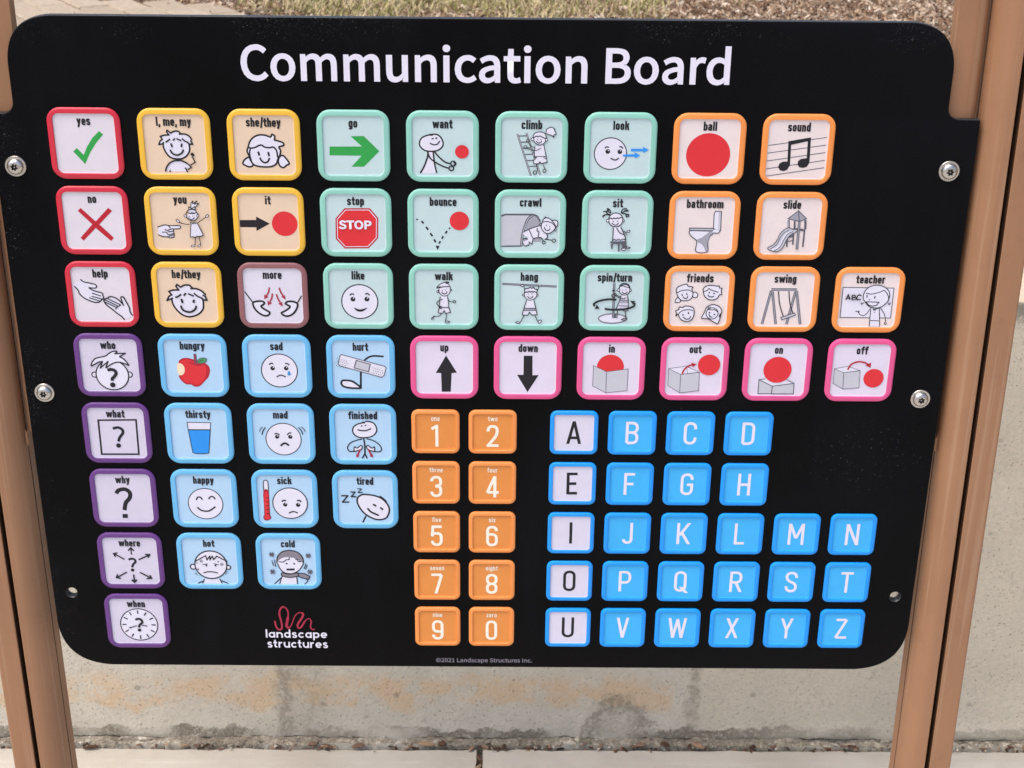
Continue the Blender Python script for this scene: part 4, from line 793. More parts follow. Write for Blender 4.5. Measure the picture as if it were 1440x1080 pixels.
    if ch == 'a' and W > 0.6:
        G['a'] = [[(Rr, 0), (Rr, XH)], [(Rr - s / 2, X), (L, X, q), (L, B, q), (Rr - s / 2, B)]]
    if ch in 'mw':
        W2 = W * 1.62
        L2, R2 = s / 2, W2 - s / 2
        c2 = W2 / 2
        adv = W2
        if ch == 'm':
            q2 = min(q, (c2 - L2) / 2 * .98)
            G['m'] = [[(L2, 0), (L2, XH)], [(L2 + s / 2, X), (c2, X, q2), (c2, 0)], [(c2 + s / 2, X), (R2, X, q2), (R2, 0)]]
        else:
            G['w'] = [[(s * .4, XH), (W2 * .28, 0.02), (c2, XH * .94), (W2 * .72, 0.02), (W2 - s * .4, XH)]]
    elif ch in 'ilI':
        adv = s
    elif ch in 'ft':
        adv = W * .82
    elif ch == 'r':
        adv = W * .76
    elif ch == '/':
        adv = W * .66
    elif ch == ',':
        adv = s * 1.1
    elif ch == ' ':
        adv = W * .38
    return G[ch], adv


def write(d, text, x, y, size, W, s, key, gap=0.09, align='c', wide=None):
    """size = capital height in board units; (x, y) = anchor on the baseline, y down"""
    wide = wide or {}
    tot = 0
    items = []
    for ch in text:
        g, a = glyph(ch, wide.get(ch, W), s)
        items.append((g, tot))
        tot += a + gap
    tot -= gap
    ox = x - (tot * size / 2 if align == 'c' else 0)
    for g, off in items:
        for st in g:
            st = list(st)
            cl = st[-1] == 'z'
            if cl:
                st.pop()
            pts = [(ox + (off + px) * size, y - py * size) for px, py in rounded(st, cl)]
            steep = [abs(b_[1] - a_[1]) > 1.1 * abs(b_[0] - a_[0]) > 1e-6 for a_, b_ in zip(pts, pts[1:])]
            if len(pts) <= 5 and any(steep) and not cl and all(len(p_) < 3 for p_ in st):
                for (a_, b_), sp_ in zip(zip(pts, pts[1:]), steep):
                    if not sp_:
                        d.stroke([a_, b_], s * size, key)
                        continue
                    dx_, dy_ = b_[0] - a_[0], b_[1] - a_[1]
                    hx = s * size * math.hypot(dx_, dy_) / abs(dy_) / 2
                    d.fill([(a_[0] - hx, a_[1]), (a_[0] + hx, a_[1]), (b_[0] + hx, b_[1]), (b_[0] - hx, b_[1])], key)
            else:
                d.stroke(pts, s * size, key, cl)
    return tot * size


def outline_text(name, part, text, x, y, size, width, key, parent, loc, h, bold=0.0, track=0):
    """humanist lettering from GLYPHS outlines, cap height = size, fitted to width (board units)"""
    xs = 0
    pl = []
    groups = []
    for ch in text:
        if ch == ' ':
            xs += 85
            continue
        adv, sp = GLYPHS[ch]
        groups.append(range(len(pl), len(pl) + len(sp)))
        for s_ in sp:
            v = [int(a) for a in s_.split()]
            pl.append([(xs + a, b) for a, b in zip(v[0::2], v[1::2])])
        xs += adv + track
    cap = max(int(a) for a in GLYPHS['B'][1][0].split()[1::2])
    x0 = min(a for p in pl for a, b in p)
    x1 = max(a for p in pl for a, b in p)
    kx = (width - 2 * bold) / (x1 - x0)
    ky = (size - 2 * bold) / cap
    root = link(name, None, parent, loc)
    root.empty_display_size = 0.02
    for gi in groups:
        one_glyph(part, [pl[i] for i in gi], x, y, x0, kx, ky, bold, key, root, h)
    return root


def one_glyph(name, pl, x, y, x0, kx, ky, bold, key, parent, h):
    cu = bpy.data.curves.new(name, 'CURVE')
    cu.dimensions = '2D'
    cu.fill_mode = 'BOTH'
    cu.offset = bold * U
    def area(p_):
        return sum(p_[i - 1][0] * p_[i][1] - p_[i][0] * p_[i - 1][1] for i in range(len(p_)))
    big = max(pl, key=lambda p_: abs(area(p_)))
    if area(big) > 0:
        pl = [p_[::-1] for p_ in pl]
    for p in pl:
        sp = cu.splines.new('POLY')
        sp.points.add(len(p) - 1)
        for pt, (a, b) in zip(sp.points, p):
            pt.co = ((x + bold + (a - x0) * kx) * U, (-(y - bold) + b * ky) * U, 0, 1)
        sp.use_cyclic_u = True
    tmp = bpy.data.objects.new(name, cu)
    COL.objects.link(tmp)
    dg = bpy.context.evaluated_depsgraph_get()
    me = bpy.data.meshes.new_from_object(tmp.evaluated_get(dg))
    bpy.data.objects.remove(tmp)
    for v in me.vertices:                           # curve xy -> world xz
        v.co = (v.co.x, -h * U, v.co.y)
    me.materials.clear()
    me.materials.append(INK[key])
    me.name = name
    return link(name, me, parent)


# ------------------------------------------------------------------ ground, pavement, wall
rnd = random.Random(4)


def grid_slab(x0, x1, y0, y1, top, thick, step=0.06, rag=0.0025, seed=0, rough=0.0012):
    """slab with slightly ragged edges"""
    nx, ny = max(2, int((x1 - x0) / step)), max(2, int((y1 - y0) / step))
    V, F = [], []
    for j in range(ny + 1):
        for i in range(nx + 1):
            x, y = x0 + (x1 - x0) * i / nx, y0 + (y1 - y0) * j / ny
            e = (i in (0, nx)) or (j in (0, ny))
            if e:
                x += noise.noise(Vector((x * 31, y * 31, seed))) * rag
                y += noise.noise(Vector((x * 31, y * 31, seed + 9))) * rag
            V.append((x, y, top - (0.003 if e else 0) + noise.noise(Vector((x * 7, y * 7, seed))) * rough))
    for j in range(ny):
        for i in range(nx):
            a = j * (nx + 1) + i
            F.append((a, a + 1, a + nx + 2, a + nx + 1))
    ring = [i for i in range(nx + 1)] + [j * (nx + 1) + nx for j in range(1, ny + 1)] + [ny * (nx + 1) + i for i in range(nx - 1, -1, -1)] + [j * (nx + 1) for j in range(ny - 1, 0, -1)]
    b = len(V)
    for k in ring:
        V.append((V[k][0], V[k][1], top - thick))
    n = len(ring)
    for k in range(n):
        F.append((ring[k], b + k, b + (k + 1) % n, ring[(k + 1) % n]))
    return V, F


g = link('ground', mesh('ground', [(-90, -90, -0.03), (90, -90, -0.03), (90, 0.55, -0.03), (-90, 0.55, -0.03)], [(0, 1, 2, 3)], SOIL))
tag(g, kind='structure')
pav = empty('pavement', (0, 0, 0))
tag(pav, kind='structure')
JX = [-3.0, -1.28, 0.439, 2.16, 3.9]
JY = [-5.2, -3.3, -1.4, 0.388]
for a in range(4):
    for b in range(3):
        V, F = grid_slab(JX[a] + 0.0045, JX[a + 1] - 0.0045, JY[b] + 0.005, JY[b + 1] - (0.005 if b < 2 else 0), 0.0, 0.05, step=0.03 if b == 2 and a in (1, 2) else 0.1, rag=0.006, seed=a * 7 + b)
        link('slab', mesh('slab', V, F, SLAB), pav)

# retaining wall, front face at y = 0.41
WY = 0.4137


def wall_mesh(x0, x1):
    V, F = [], []
    nx = int((x1 - x0) / 0.02)
    zs = [-0.05, 0.0, 0.006, 0.014, 0.03] + [0.05 + 0.03 * i for i in range(24)] + [0.765, 0.782, 0.793, 0.798]
    prof = [(WY, z) for z in zs] + [(WY + 0.006, 0.8005), (WY + 0.05, 0.802), (WY + 0.15, 0.803), (WY + 0.24, 0.801), (WY + 0.25, 0.79), (WY + 0.25, 0.3)]
    for i in range(nx + 1):
        x = x0 + (x1 - x0) * i / nx
        for k, (y, z) in enumerate(prof):
            dy = noise.noise(Vector((x * 6, z * 6, 3))) * 0.003 + noise.noise(Vector((x * 40, z * 40, 8))) * 0.0012
            if z < 0.02:
                dy -= max(0, noise.noise(Vector((x * 18, z * 30, 1)))) * 0.010
            dz = noise.noise(Vector((x * 23, y * 9, 5))) * 0.002 if z > 0.76 else 0
            V.append((x, y + dy, z + dz))
    m_ = len(prof)
    for i in range(nx):
        for k in range(m_ - 1):
            a = i * m_ + k
            F.append((a, a + m_, a + m_ + 1, a + 1))
    return V, F


V, F = wall_mesh(-2.6, 3.8)
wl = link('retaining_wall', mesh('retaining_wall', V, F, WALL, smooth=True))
tag(wl, 'low weathered concrete retaining wall with peach and grey staining behind the board', 'wall')

up_ = link('upper_ground', mesh('upper_ground', [(-60, 0.65, 0.772), (60, 0.65, 0.772), (60, 90, 0.772), (-60, 90, 0.772)], [(0, 1, 2, 3)], SOIL))
tag(up_, kind='structure')

# paved path behind the wall: 0.2 x 0.1 pavers laid at an angle
EDGE = [(-0.35, 1.6), (-0.02, 2.2), (0.06, 2.55), (-0.02, 2.72), (-0.17, 2.786), (-0.301, 2.904), (-0.441, 3.001), (-0.665, 3.069), (-0.95, 3.2), (-1.5, 3.33), (-3, 3.5)]
BACK = [(-3, 1.6)]
PATH = EDGE + BACK


def inside(x, y, poly):
    c = False
    j = len(poly) - 1
    for i in range(len(poly)):
        xi, yi = poly[i]
        xj, yj = poly[j]
        if (yi > y) != (yj > y) and x < (xj - xi) * (y - yi) / (yj - yi) + xi:
            c = not c
        j = i
    return c


path = empty('paved_path', (0, 0, 0.8))
tag(path, kind='structure')
V, F = [], []
hw, hl, bv = 0.0478, 0.0978, 0.004
for (z, k) in ((-0.03, 0), (-bv, 0), (0, bv)):
    V += [(-hl + k, -hw + k, z), (hl - k, -hw + k, z), (hl - k, hw - k, z), (-hl + k, hw - k, z)]
for r_ in (0, 4):
    for i in range(4):
        F.append((r_ + i, r_ + (i + 1) % 4, r_ + 4 + (i + 1) % 4, r_ + 4 + i))
F.append((8, 9, 10, 11))
pme = mesh('paver', V, F, PAVER)
ang = R(-57.3)
ca, sa = math.cos(ang), math.sin(ang)
ox, oy = -0.953, 2.95
cnt = []
for j in range(-40, 40):
    for i in range(-24, 24):
        lx, ly = (i + 0.5 * (j % 2)) * 0.2 + 0.1, (j + 0.5) * 0.1
        x, y = ox + lx * ca - ly * sa, oy + lx * sa + ly * ca
        if inside(x, y, PATH) and y > 1.7:
            cnt.append(((x + 0.7) ** 2 + (y - 2.9) ** 2, x, y))
cnt.sort()
for _, x, y in cnt[:290]:
    o = link('paver', pme, path, (x, y, rnd.uniform(-0.003, 0.002)))
    o.rotation_euler = (rnd.uniform(-.012, .012), rnd.uniform(-.012, .012), ang + rnd.uniform(-.015, .015))


def scatter(name, mat, n, place, shape, parent=None):
    V, F, T = [], [], []
    for _ in range(n):
        p = place()
        if p is None:
            continue
        vs, fs = shape()
        b = len(V)
        V += [(p[0] + a, p[1] + b_, p[2] + c) for a, b_, c in vs]
        F += [tuple(b + i for i in f) for f in fs]
        t = rnd.random()
        T += [t] * len(vs)
    me = mesh(name, V, F, mat)
    at = me.attributes.new('tone', 'FLOAT', 'POINT')
    at.data.foreach_set('value', T)
    return link(name, me, parent)


def flake(lmin, lmax, asp=0.35, th=0.25, tilt=0.5):
    l = rnd.uniform(lmin, lmax)
    w_ = l * asp * rnd.uniform(.5, 1.3)
    t = w_ * th
    m_ = Matrix.Rotation(rnd.uniform(0, 2 * PI), 3, 'Z') @ Matrix.Rotation(rnd.gauss(0, tilt), 3, 'Y') @ Matrix.Rotation(rnd.gauss(0, tilt), 3, 'X')
    a = rnd.uniform(.4, 1)
    pts = [(-l / 2, -w_ / 2 * a, 0), (l / 2, -w_ / 2, 0), (l / 2 * .9, w_ / 2 * a, 0), (-l / 2, w_ / 2, 0), (-l / 2 * .8, -w_ * .35, t), (l / 2 * .7, -w_ * .3, t * 1.3), (l / 2 * .75, w_ * .3, t), (-l / 2 * .8, w_ * .3, t * .8)]
    return [tuple(m_ @ Vector(p)) for p in pts], [(4, 5, 6, 7), (0, 1, 5, 4), (1, 2, 6, 5), (2, 3, 7, 6), (3, 0, 4, 7)]


def mulch_place():
    x, y = rnd.uniform(-1.2, 3.0), rnd.uniform(2.1, 4.0)
    if inside(x, y, PATH):
        if rnd.random() > 0.004:
            return None
        return (x, y, 0.802)
    gr = grass_amt(x, y)
    if rnd.random() < gr * 0.6:
        return None
    return (x, y, 0.773 + rnd.random() * 0.03 + 0.012 * noise.noise(Vector((x * 5, y * 5, 0))))


def grass_amt(x, y):
    d = math.hypot((x - 0.25) / 0.62, (y - 3.15) / 0.38)
    return max(0.0, min(1.0, 1.35 - d + 0.8 * noise.noise(Vector((x * 4, y * 4, 2)))))


mu = scatter('bark_mulch', BARK, 90000, mulch_place, lambda: flake(0.006, 0.022, 0.42))
tag(mu, 'loose brown and tan bark mulch on the ground beyond the paved path', 'mulch', kind='stuff')


def grass_place():
    x, y = rnd.uniform(-1.3, 1.6), rnd.uniform(2.5, 4.0)
    if inside(x, y, PATH) or rnd.random() > grass_amt(x, y):
        return None
    return (x, y, 0.79)


def blade():
    h_ = rnd.uniform(0.015, 0.04)
    w_ = rnd.uniform(0.0012, 0.0025)
    a = rnd.uniform(0, 2 * PI)
    le = rnd.uniform(.2, 1.6) * h_
    dx, dy = math.cos(a), math.sin(a)
    px, py = -dy * w_, dx * w_
    return [(-px, -py, 0), (px, py, 0), (dx * le * .4 + px * .7, dy * le * .4 + py * .7, h_ * .6), (dx * le * .4 - px * .7, dy * le * .4 - py * .7, h_ * .6), (dx * le, dy * le, h_ * .9)], [(0, 1, 2, 3), (3, 2, 4)]


gra = scatter('dry_grass', GRASS, 42000, grass_place, blade)
tag(gra, 'patchy yellow green dry grass growing through the mulch', 'grass', kind='stuff')

# rubble and leaf litter in the crack at the foot of the wall


def crack_place():
    x = rnd.uniform(-2.5, 3.7)
    k = 0.5 + 0.9 * noise.noise(Vector((x * 9, 0, 4)))
    if rnd.random() > max(0.15, k):
        return None
    return (x, 0.3925 + rnd.gauss(0, 0.0035) + 0.006 * noise.noise(Vector((x * 11, 1, 1))), -0.006 + rnd.random() * 0.009)


cr = scatter('crack_litter', LEAF, 1500, crack_place, lambda: flake(0.003, 0.015, 0.45, 0.25, 0.16))
tag(cr, 'small brown leaf and bark litter lodged along the foot of the wall', 'litter', kind='stuff')


def crumb_place():
    x = rnd.uniform(-2.5, 3.7)
    k = 0.55 + 0.9 * noise.noise(Vector((x * 7, 3, 9)))
    if rnd.random() > max(0.2, k):
        return None
    return (x, 0.396 + rnd.gauss(0, 0.006), -0.001 + rnd.random() * 0.005)


V, F = [], []
nx, ny = 900, 6
for i in range(nx + 1):
    x = -2.55 + 6.3 * i / nx
    e0 = 0.3930 + 0.008 * noise.noise(Vector((x * 19, 0, 2))) + 0.004 * noise.noise(Vector((x * 90, 0, 6)))
    for j in range(ny + 1):
        y = e0 + (0.424 - e0) * j / ny
        z = -0.001 + 0.0075 * (j / ny) + 0.0060 * noise.noise(Vector((x * 60, y * 160, 1))) + 0.003 * noise.noise(Vector((x * 14, y * 60, 7)))
        z = -0.03 if j == 0 else z
        V.append((x, y, z))
for i in range(nx):
    for j in range(ny):
        a = i * (ny + 1) + j
        F.append((a, a + ny + 1, a + ny + 2, a + 1))
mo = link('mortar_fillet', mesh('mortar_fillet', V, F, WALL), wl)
gc = scatter('grit', CRUMB, 2600, crumb_place, lambda: flake(0.0015, 0.0045, 0.8, 0.5, 0.3))
tag(gc, 'crumbled mortar and grit along the joint between wall and pavement', 'grit', kind='stuff')
jl = scatter('joint_litter', LEAF, 420, lambda: (0.439 + rnd.gauss(0, 0.0028), rnd.uniform(-1.3, 0.392), -0.012 + rnd.random() * 0.012), lambda: flake(0.004, 0.014, 0.5))
tag(jl, 'brown leaf bits packed into the joint between two pale slabs', 'litter', kind='stuff')


def chip(name, x, y, z, l, w_, t, rz, tone, label, cat, mat=LEAF, bend=0.12):
    """single flake of bark or leaf: a curved, thick, uneven sheet"""
    n, m_ = 7, 4
    V, F = [], []
    for s_ in (0, 1):
        for i in range(n):
            u = i / (n - 1) * 2 - 1
            wd = w_ * (1 - abs(u) ** 2.4 * 0.75) * (1 + .18 * noise.noise(Vector((i, x * 90, 0))))
            for j in range(m_):
                v_ = j / (m_ - 1) * 2 - 1
                zz = bend * l * (1 - u * u) * .5 - bend * w_ * v_ * v_ + s_ * t + .1 * w_ * noise.noise(Vector((i * .9, j * .9, x * 50)))
                V.append((u * l / 2, v_ * wd / 2, zz))
    N = n * m_
    for i in range(n - 1):
        for j in range(m_ - 1):
            a = i * m_ + j
            F.append((N + a, N + a + m_, N + a + m_ + 1, N + a + 1))
            F.append((a, a + 1, a + m_ + 1, a + m_))
    rim = [i * m_ for i in range(n)] + [(n - 1) * m_ + j for j in range(1, m_)] + [i * m_ + m_ - 1 for i in range(n - 2, -1, -1)] + [j for j in range(m_ - 2, 0, -1)]
    for k in range(len(rim)):
        a, b = rim[k], rim[(k + 1) % len(rim)]
        F.append((a, b, N + b, N + a))
    me = mesh(name, V, F, mat)
    at = me.attributes.new('tone', 'FLOAT', 'POINT')
    at.data.foreach_set('value', [tone] * len(V))
    o = link(name, me, None, (x, y, z))
    o.rotation_euler = (rnd.uniform(-.25, .1), rnd.uniform(-.1, .1), rz)
    return tag(o, label, cat, 'bark and leaf pieces along the wall foot')


chip('bark_chip', 0.350, 0.3945, 0.0045, 0.028, 0.012, 0.002, -0.12, 0.95, 'long tan bark piece at the wall foot, left of the slab joint', 'bark chip')
chip('bark_chip', 0.376, 0.3965, 0.0040, 0.014, 0.011, 0.002, 0.3, 0.35, 'small dark brown bark piece touching the right end of the long tan one', 'bark chip')
chip('dead_leaf', 0.235, 0.3905, 0.0035, 0.023, 0.011, 0.0012, 0.1, 0.55, 'reddish brown leaf scrap at the wall foot below the company logo', 'leaf')
chip('dead_leaf', 0.158, 0.3955, 0.0040, 0.016, 0.009, 0.0012, -0.3, 0.62, 'small brown leaf scrap just right of the dark vertical drip', 'leaf')
chip('bark_chip', -0.212, 0.3850, 0.0030, 0.026, 0.009, 0.0015, 0.05, 0.18, 'dark grey brown flake on the slab beside the left post', 'bark chip')
chip('bark_chip', 0.808, 0.3930, 0.0045, 0.022, 0.012, 0.002, -0.5, 0.88, 'tan pointed bark piece under the right hand vertical drip', 'bark chip')
chip('dead_leaf', 0.712, 0.3965, 0.0040, 0.017, 0.012, 0.0012, 0.4, 0.7, 'orange brown leaf scrap below the arched lichen stain', 'leaf')
chip('bark_chip', 0.752, 0.3965, 0.0040, 0.015, 0.009, 0.003, -0.2, 0.3, 'dark brown bark stub between the lichen stain and the tan piece', 'bark chip')


# ------------------------------------------------------------------ posts
def arc(cx, cy, r, a0, a1, n=8):
    return [(cx + r * math.cos(R(a0 + (a1 - a0) * i / n)), cy + r * math.sin(R(a0 + (a1 - a0) * i / n))) for i in range(n + 1)]


def extrude(name, prof, z0, z1, mat, parent, mx=1, smooth_ang=35, slot=None, mats=None, rows=1):
    """prof in (x, depth) board units, extruded in world z; mx = -1 mirrors"""
    V, F, I = [], [], []
    n = len(prof)
    for k in range(rows + 1):
        for x, d in prof:
            V.append((mx * x * U, d * U, z0 + (z1 - z0) * k / rows))
    for k in range(rows):
        for i in range(n):
            j = (i + 1) % n
            f = (k * n + i, k * n + j, (k + 1) * n + j, (k + 1) * n + i)
            F.append(f if mx > 0 else tuple(reversed(f)))
            I.append(1 if slot and i in slot else 0)
    bm_tris = tessellate_polygon([[Vector((x, y, 0)) for x, y in prof]])
    for t in bm_tris:
        F.append(tuple(reversed(t)))
        I.append(0)
        F.append(tuple(rows * n + i for i in t))
        I.append(0)
    me = mesh(name, V, F, mats or [mat], I if slot else None)
    bm = bmesh.new()
    bm.from_mesh(me)
    bmesh.ops.recalc_face_normals(bm, faces=bm.faces)
    for f in bm.faces:
        f.smooth = True
    bm.to_mesh(me)
    bm.free()
    me.set_sharp_from_angle(angle=R(smooth_ang))
    return link(name, me, parent)


def post(cx_board, mx, lean, label):
    """local x = 0 at the inner edge of the post (board x = 9.99 on the right side)"""
    root = empty('support_post', (cx_board * U, 0, 0))
    tag(root, label, 'post', 'posts carrying the board')
    zf = -0.12
    # cross-section, x outwards, depth away from the reader
    pf = [(0.0, 0.42), (0.0, 0.215), (0.012, 0.21), (0.012, 0.19), (0.0, 0.185)]
    pf += [(0.27 + 0.27 * math.cos(R(a_)), zf + 0.295 + 0.295 * math.sin(R(a_))) for a_ in range(182, 271, 6)]
    i0 = len(pf)
    sl, sr = 0.315, 0.376
    pf += [(sl - 0.008, zf), (sl, zf + 0.008), (sl, 0.14), (sl - 0.07, 0.14), (sl - 0.07, 0.30), (sr + 0.07, 0.30), (sr + 0.07, 0.14), (sr, 0.14), (sr, zf + 0.008), (sr + 0.008, zf)]
    slot = set(range(i0 + 1, i0 + 8)) | {1, 2, 3}
    pf += arc(0.635, zf + 0.035, 0.035, 270, 360, 6)
    pf += [(0.67, 0.42)]
    extrude('post_body', pf, -0.05, 1.95, POST, root, mx, slot=slot, mats=[POST, SLOT])
    extrude('post_cap', [(-0.02, -0.14), (0.69, -0.14), (0.69, 0.44), (-0.02, 0.44)], 1.951, 1.972, POST, root, mx)
    # mounting plate the board is bolted to; ends in a rounded tab
    x0 = -0.40 if mx > 0 else -0.485
    pl = extrude('mounting_plate', [(x0, 0.105), (x0 + 0.006, 0.098)] + [(-0.21 + 0.195 * math.sin(R(a_)), 0.098 + 0.15 * (1 - math.cos(R(a_)))) for a_ in range(0, 91, 10)] + [(-0.015, 0.26), (x0, 0.26)], BZ - 0.366, BZ + 0.30, POST, root, mx)
    extrude('plate_lug', arc(-0.025, 0.125, 0.020, 0, 330, 10), BZ - 0.384, BZ - 0.366, POST, root, mx)
    root.rotation_euler = (0, lean, 0)
    return root


post(10.11 + 0.0125 * 7.34, 1, -0.0125, 'tan metal post with a long dark slot, standing right of the board')
post(-1.18, -1, 0.0, 'tan metal post with a long dark slot, standing left of the board')

# ------------------------------------------------------------------ the communication board
board = empty('communication_board', (0.449, 0.0, 0.434))
tag(board, 'black communication board with coloured picture tiles, numbers and letters, bolted between two tan posts', 'sign board')
BL = Vector(board.location)


def at(x, y, h=0.0):
    return Vector((x * U, -h * U, BZ - y * U)) - BL


# panel: routed 12 mm sheet with rounded edges and two empty bolt holes
SEG = 16
outl = rounded([(-0.77, -1.415, 0.52), (9.66, -1.425, 0.52), (9.66, -0.36, 0.13), (10.035, -0.355, 0.02), (10.035, 7.02, 0.66), (-1.05, 6.995, 0.66), (-1.055, -0.33, 0.02), (-0.77, -0.335, 0.13)], True)
HOLES = [(-0.81, 5.885), (9.80, 5.885)]
SEG = 5
bm = bmesh.new()
E_ = 0.022
rings = []


def inset(poly, d):
    n = len(poly)
    out = []
    for i in range(n):
        a, p, c = Vector(poly[i - 1]), Vector(poly[i]), Vector(poly[(i + 1) % n])
        d1, d2 = (p - a), (c - p)
        if d1.length < 1e-7:
            d1 = d2
        if d2.length < 1e-7:
            d2 = d1
        d1.normalize()
        d2.normalize()
        n1, n2 = Vector((-d1.y, d1.x)), Vector((-d2.y, d2.x))
        m_ = (n1 + n2)
        if m_.length < 1e-6:
            m_ = n1
        m_.normalize()
        k = 1 / max(0.5, m_.dot(n1))
        out.append((p.x + m_.x * d * k, p.y + m_.y * d * k))
    return out


T_ = 0.09
ol = [outl[0]]
for p in outl[1:]:
    if math.hypot(p[0] - ol[-1][0], p[1] - ol[-1][1]) > 0.004:
        ol.append(p)
outl = ol
levels = [(E_, 0.0), (E_ * .62, -E_ * .08), (E_ * .29, -E_ * .29), (E_ * .08, -E_ * .62), (0, -E_), (0, -T_ + .01), (.01, -T_)]
for ins, h in levels:
    rings.append([bm.verts.new(P3(x, y, h)) for x, y in inset(outl, ins)])
for a, b in zip(rings, rings[1:]):
    for i in range(len(a)):
        bm.faces.new((a[i], a[(i + 1) % len(a)], b[(i + 1) % len(a)], b[i]))
front, backr = [rings[0]], [rings[-1]]
NH = 20
for hx, hy in HOLES:
    hr = []
    for rr_, h in ((0.078, 0.0), (0.064, -0.016), (0.062, -T_)):
        hr.append([bm.verts.new(P3(x, y, h)) for x, y in circle(hx, hy, rr_, NH)])
    for a, b in zip(hr, hr[1:]):
        for i in range(NH):
            bm.faces.new((a[i], a[(i + 1) % NH], b[(i + 1) % NH], b[i]))
    front.append(hr[0])
    backr.append(hr[-1])
for grp in (front, backr):
    flat = [v for r_ in grp for v in r_]
    tr = tessellate_polygon([[Vector((v.co.x, v.co.z, 0)) for v in r_] for r_ in grp])
    for t in tr:
        try:
            bm.faces.new([flat[i] for i in t])
        except ValueError:
            pass
bmesh.ops.recalc_face_normals(bm, faces=bm.faces)
for f in bm.faces:
    f.smooth = True
me = bpy.data.meshes.new('panel')
bm.to_mesh(me)
bm.free()
me.materials.append(PANEL)
me.materials.append(EDGEM)
for p_ in me.polygons:
    if abs(p_.normal.y) < 0.8:
        p_.material_index = 1
me.set_sharp_from_angle(angle=R(40))
link('panel', me, board, at(0, 0, 0))


def rr_ring(hw_, hh_, r, n=7):
    pts = []
    for cx, cy, a0 in ((hw_ - r, hh_ - r, 0), (-hw_ + r, hh_ - r, 90), (-hw_ + r, -hh_ + r, 180), (hw_ - r, -hh_ + r, 270)):
        for i in range(n):
            a = R(a0 + 90 * i / (n - 1))
            pts.append((cx + r * math.cos(a), cy + r * math.sin(a)))
    return pts


def tile_mesh(name, half, rad, ihalf, irad, mat, top=0.033, floor=0.013):
    """raised frame with a routed, rounded outer edge and a sunk inner panel"""
    V, F = [], []
    lv = [(half, rad, 0.0005), (half, rad, top - 0.013), (half - 0.014, rad - 0.011, top - 0.001), (half - 0.017, rad - 0.013, top), (ihalf + 0.004, irad + 0.004, top), (ihalf + 0.001, irad + 0.001, top - 0.003), (ihalf, irad, floor - 0.004)]
    n = None
    for hf, r, h in lv:
        q = rr_ring(hf, hf, r)
        n = len(q)
        V += [P3(x, y, h) for x, y in q]
    for k in range(len(lv) - 1):
        for i in range(n):
            j = (i + 1) % n
            F.append((k * n + i, (k + 1) * n + i, (k + 1) * n + j, k * n + j))
    me = mesh(name, V, F, mat)
    bm = bmesh.new()
    bm.from_mesh(me)
    bmesh.ops.recalc_face_normals(bm, faces=bm.faces)
    # open surface: make sure it faces the reader
    bm.faces.ensure_lookup_table()
    f = max(bm.faces, key=lambda f_: abs(f_.normal.y) * f_.calc_area())
    if f.normal.y > 0:
        bmesh.ops.reverse_faces(bm, faces=bm.faces)
    for f in bm.faces:
        f.smooth = True
    bm.to_mesh(me)
    bm.free()
    me.set_sharp_from_angle(angle=R(28))
    return me


def face_mesh(name, ihalf, irad, mat, floor=0.013):
    q = rr_ring(ihalf - 0.0005, ihalf - 0.0005, irad)
    V = [P3(x, y, floor + 0.004) for x, y in rr_ring(ihalf - 0.0005, ihalf - 0.0005, irad)]
    n = len(V)
    V += [P3(x, y, floor) for x, y in rr_ring(ihalf - 0.013, ihalf - 0.013, irad - 0.008)]
    F = [(i, n + i, n + (i + 1) % n, (i + 1) % n) for i in range(n)]
    F.append(tuple(range(2 * n - 1, n - 1, -1)))
    me = mesh(name, V, F, mat)
    if me.polygons[-1].normal.y > 0:
        me.flip_normals()
    return me


TM = {}
for key, (fm, pm) in SCHEME.items():
    if key in ('number', 'letter', 'vowel'):
        TM[key] = (tile_mesh('tile_frame', 0.293, 0.085, 0.243, 0.035, fm), face_mesh('face_plate', 0.243, 0.035, pm))
    else:
        TM[key] = (tile_mesh('tile_frame', 0.407, 0.155, 0.342, 0.068, fm), face_mesh('face_plate', 0.342, 0.068, pm))
FACE = 0.0135


def tile(name, key, x, y, label):
    t = link(name, TM[key][0], board, at(x, y, 0))
    t['label'] = label
    link('face_plate', TM[key][1], t)
    return t


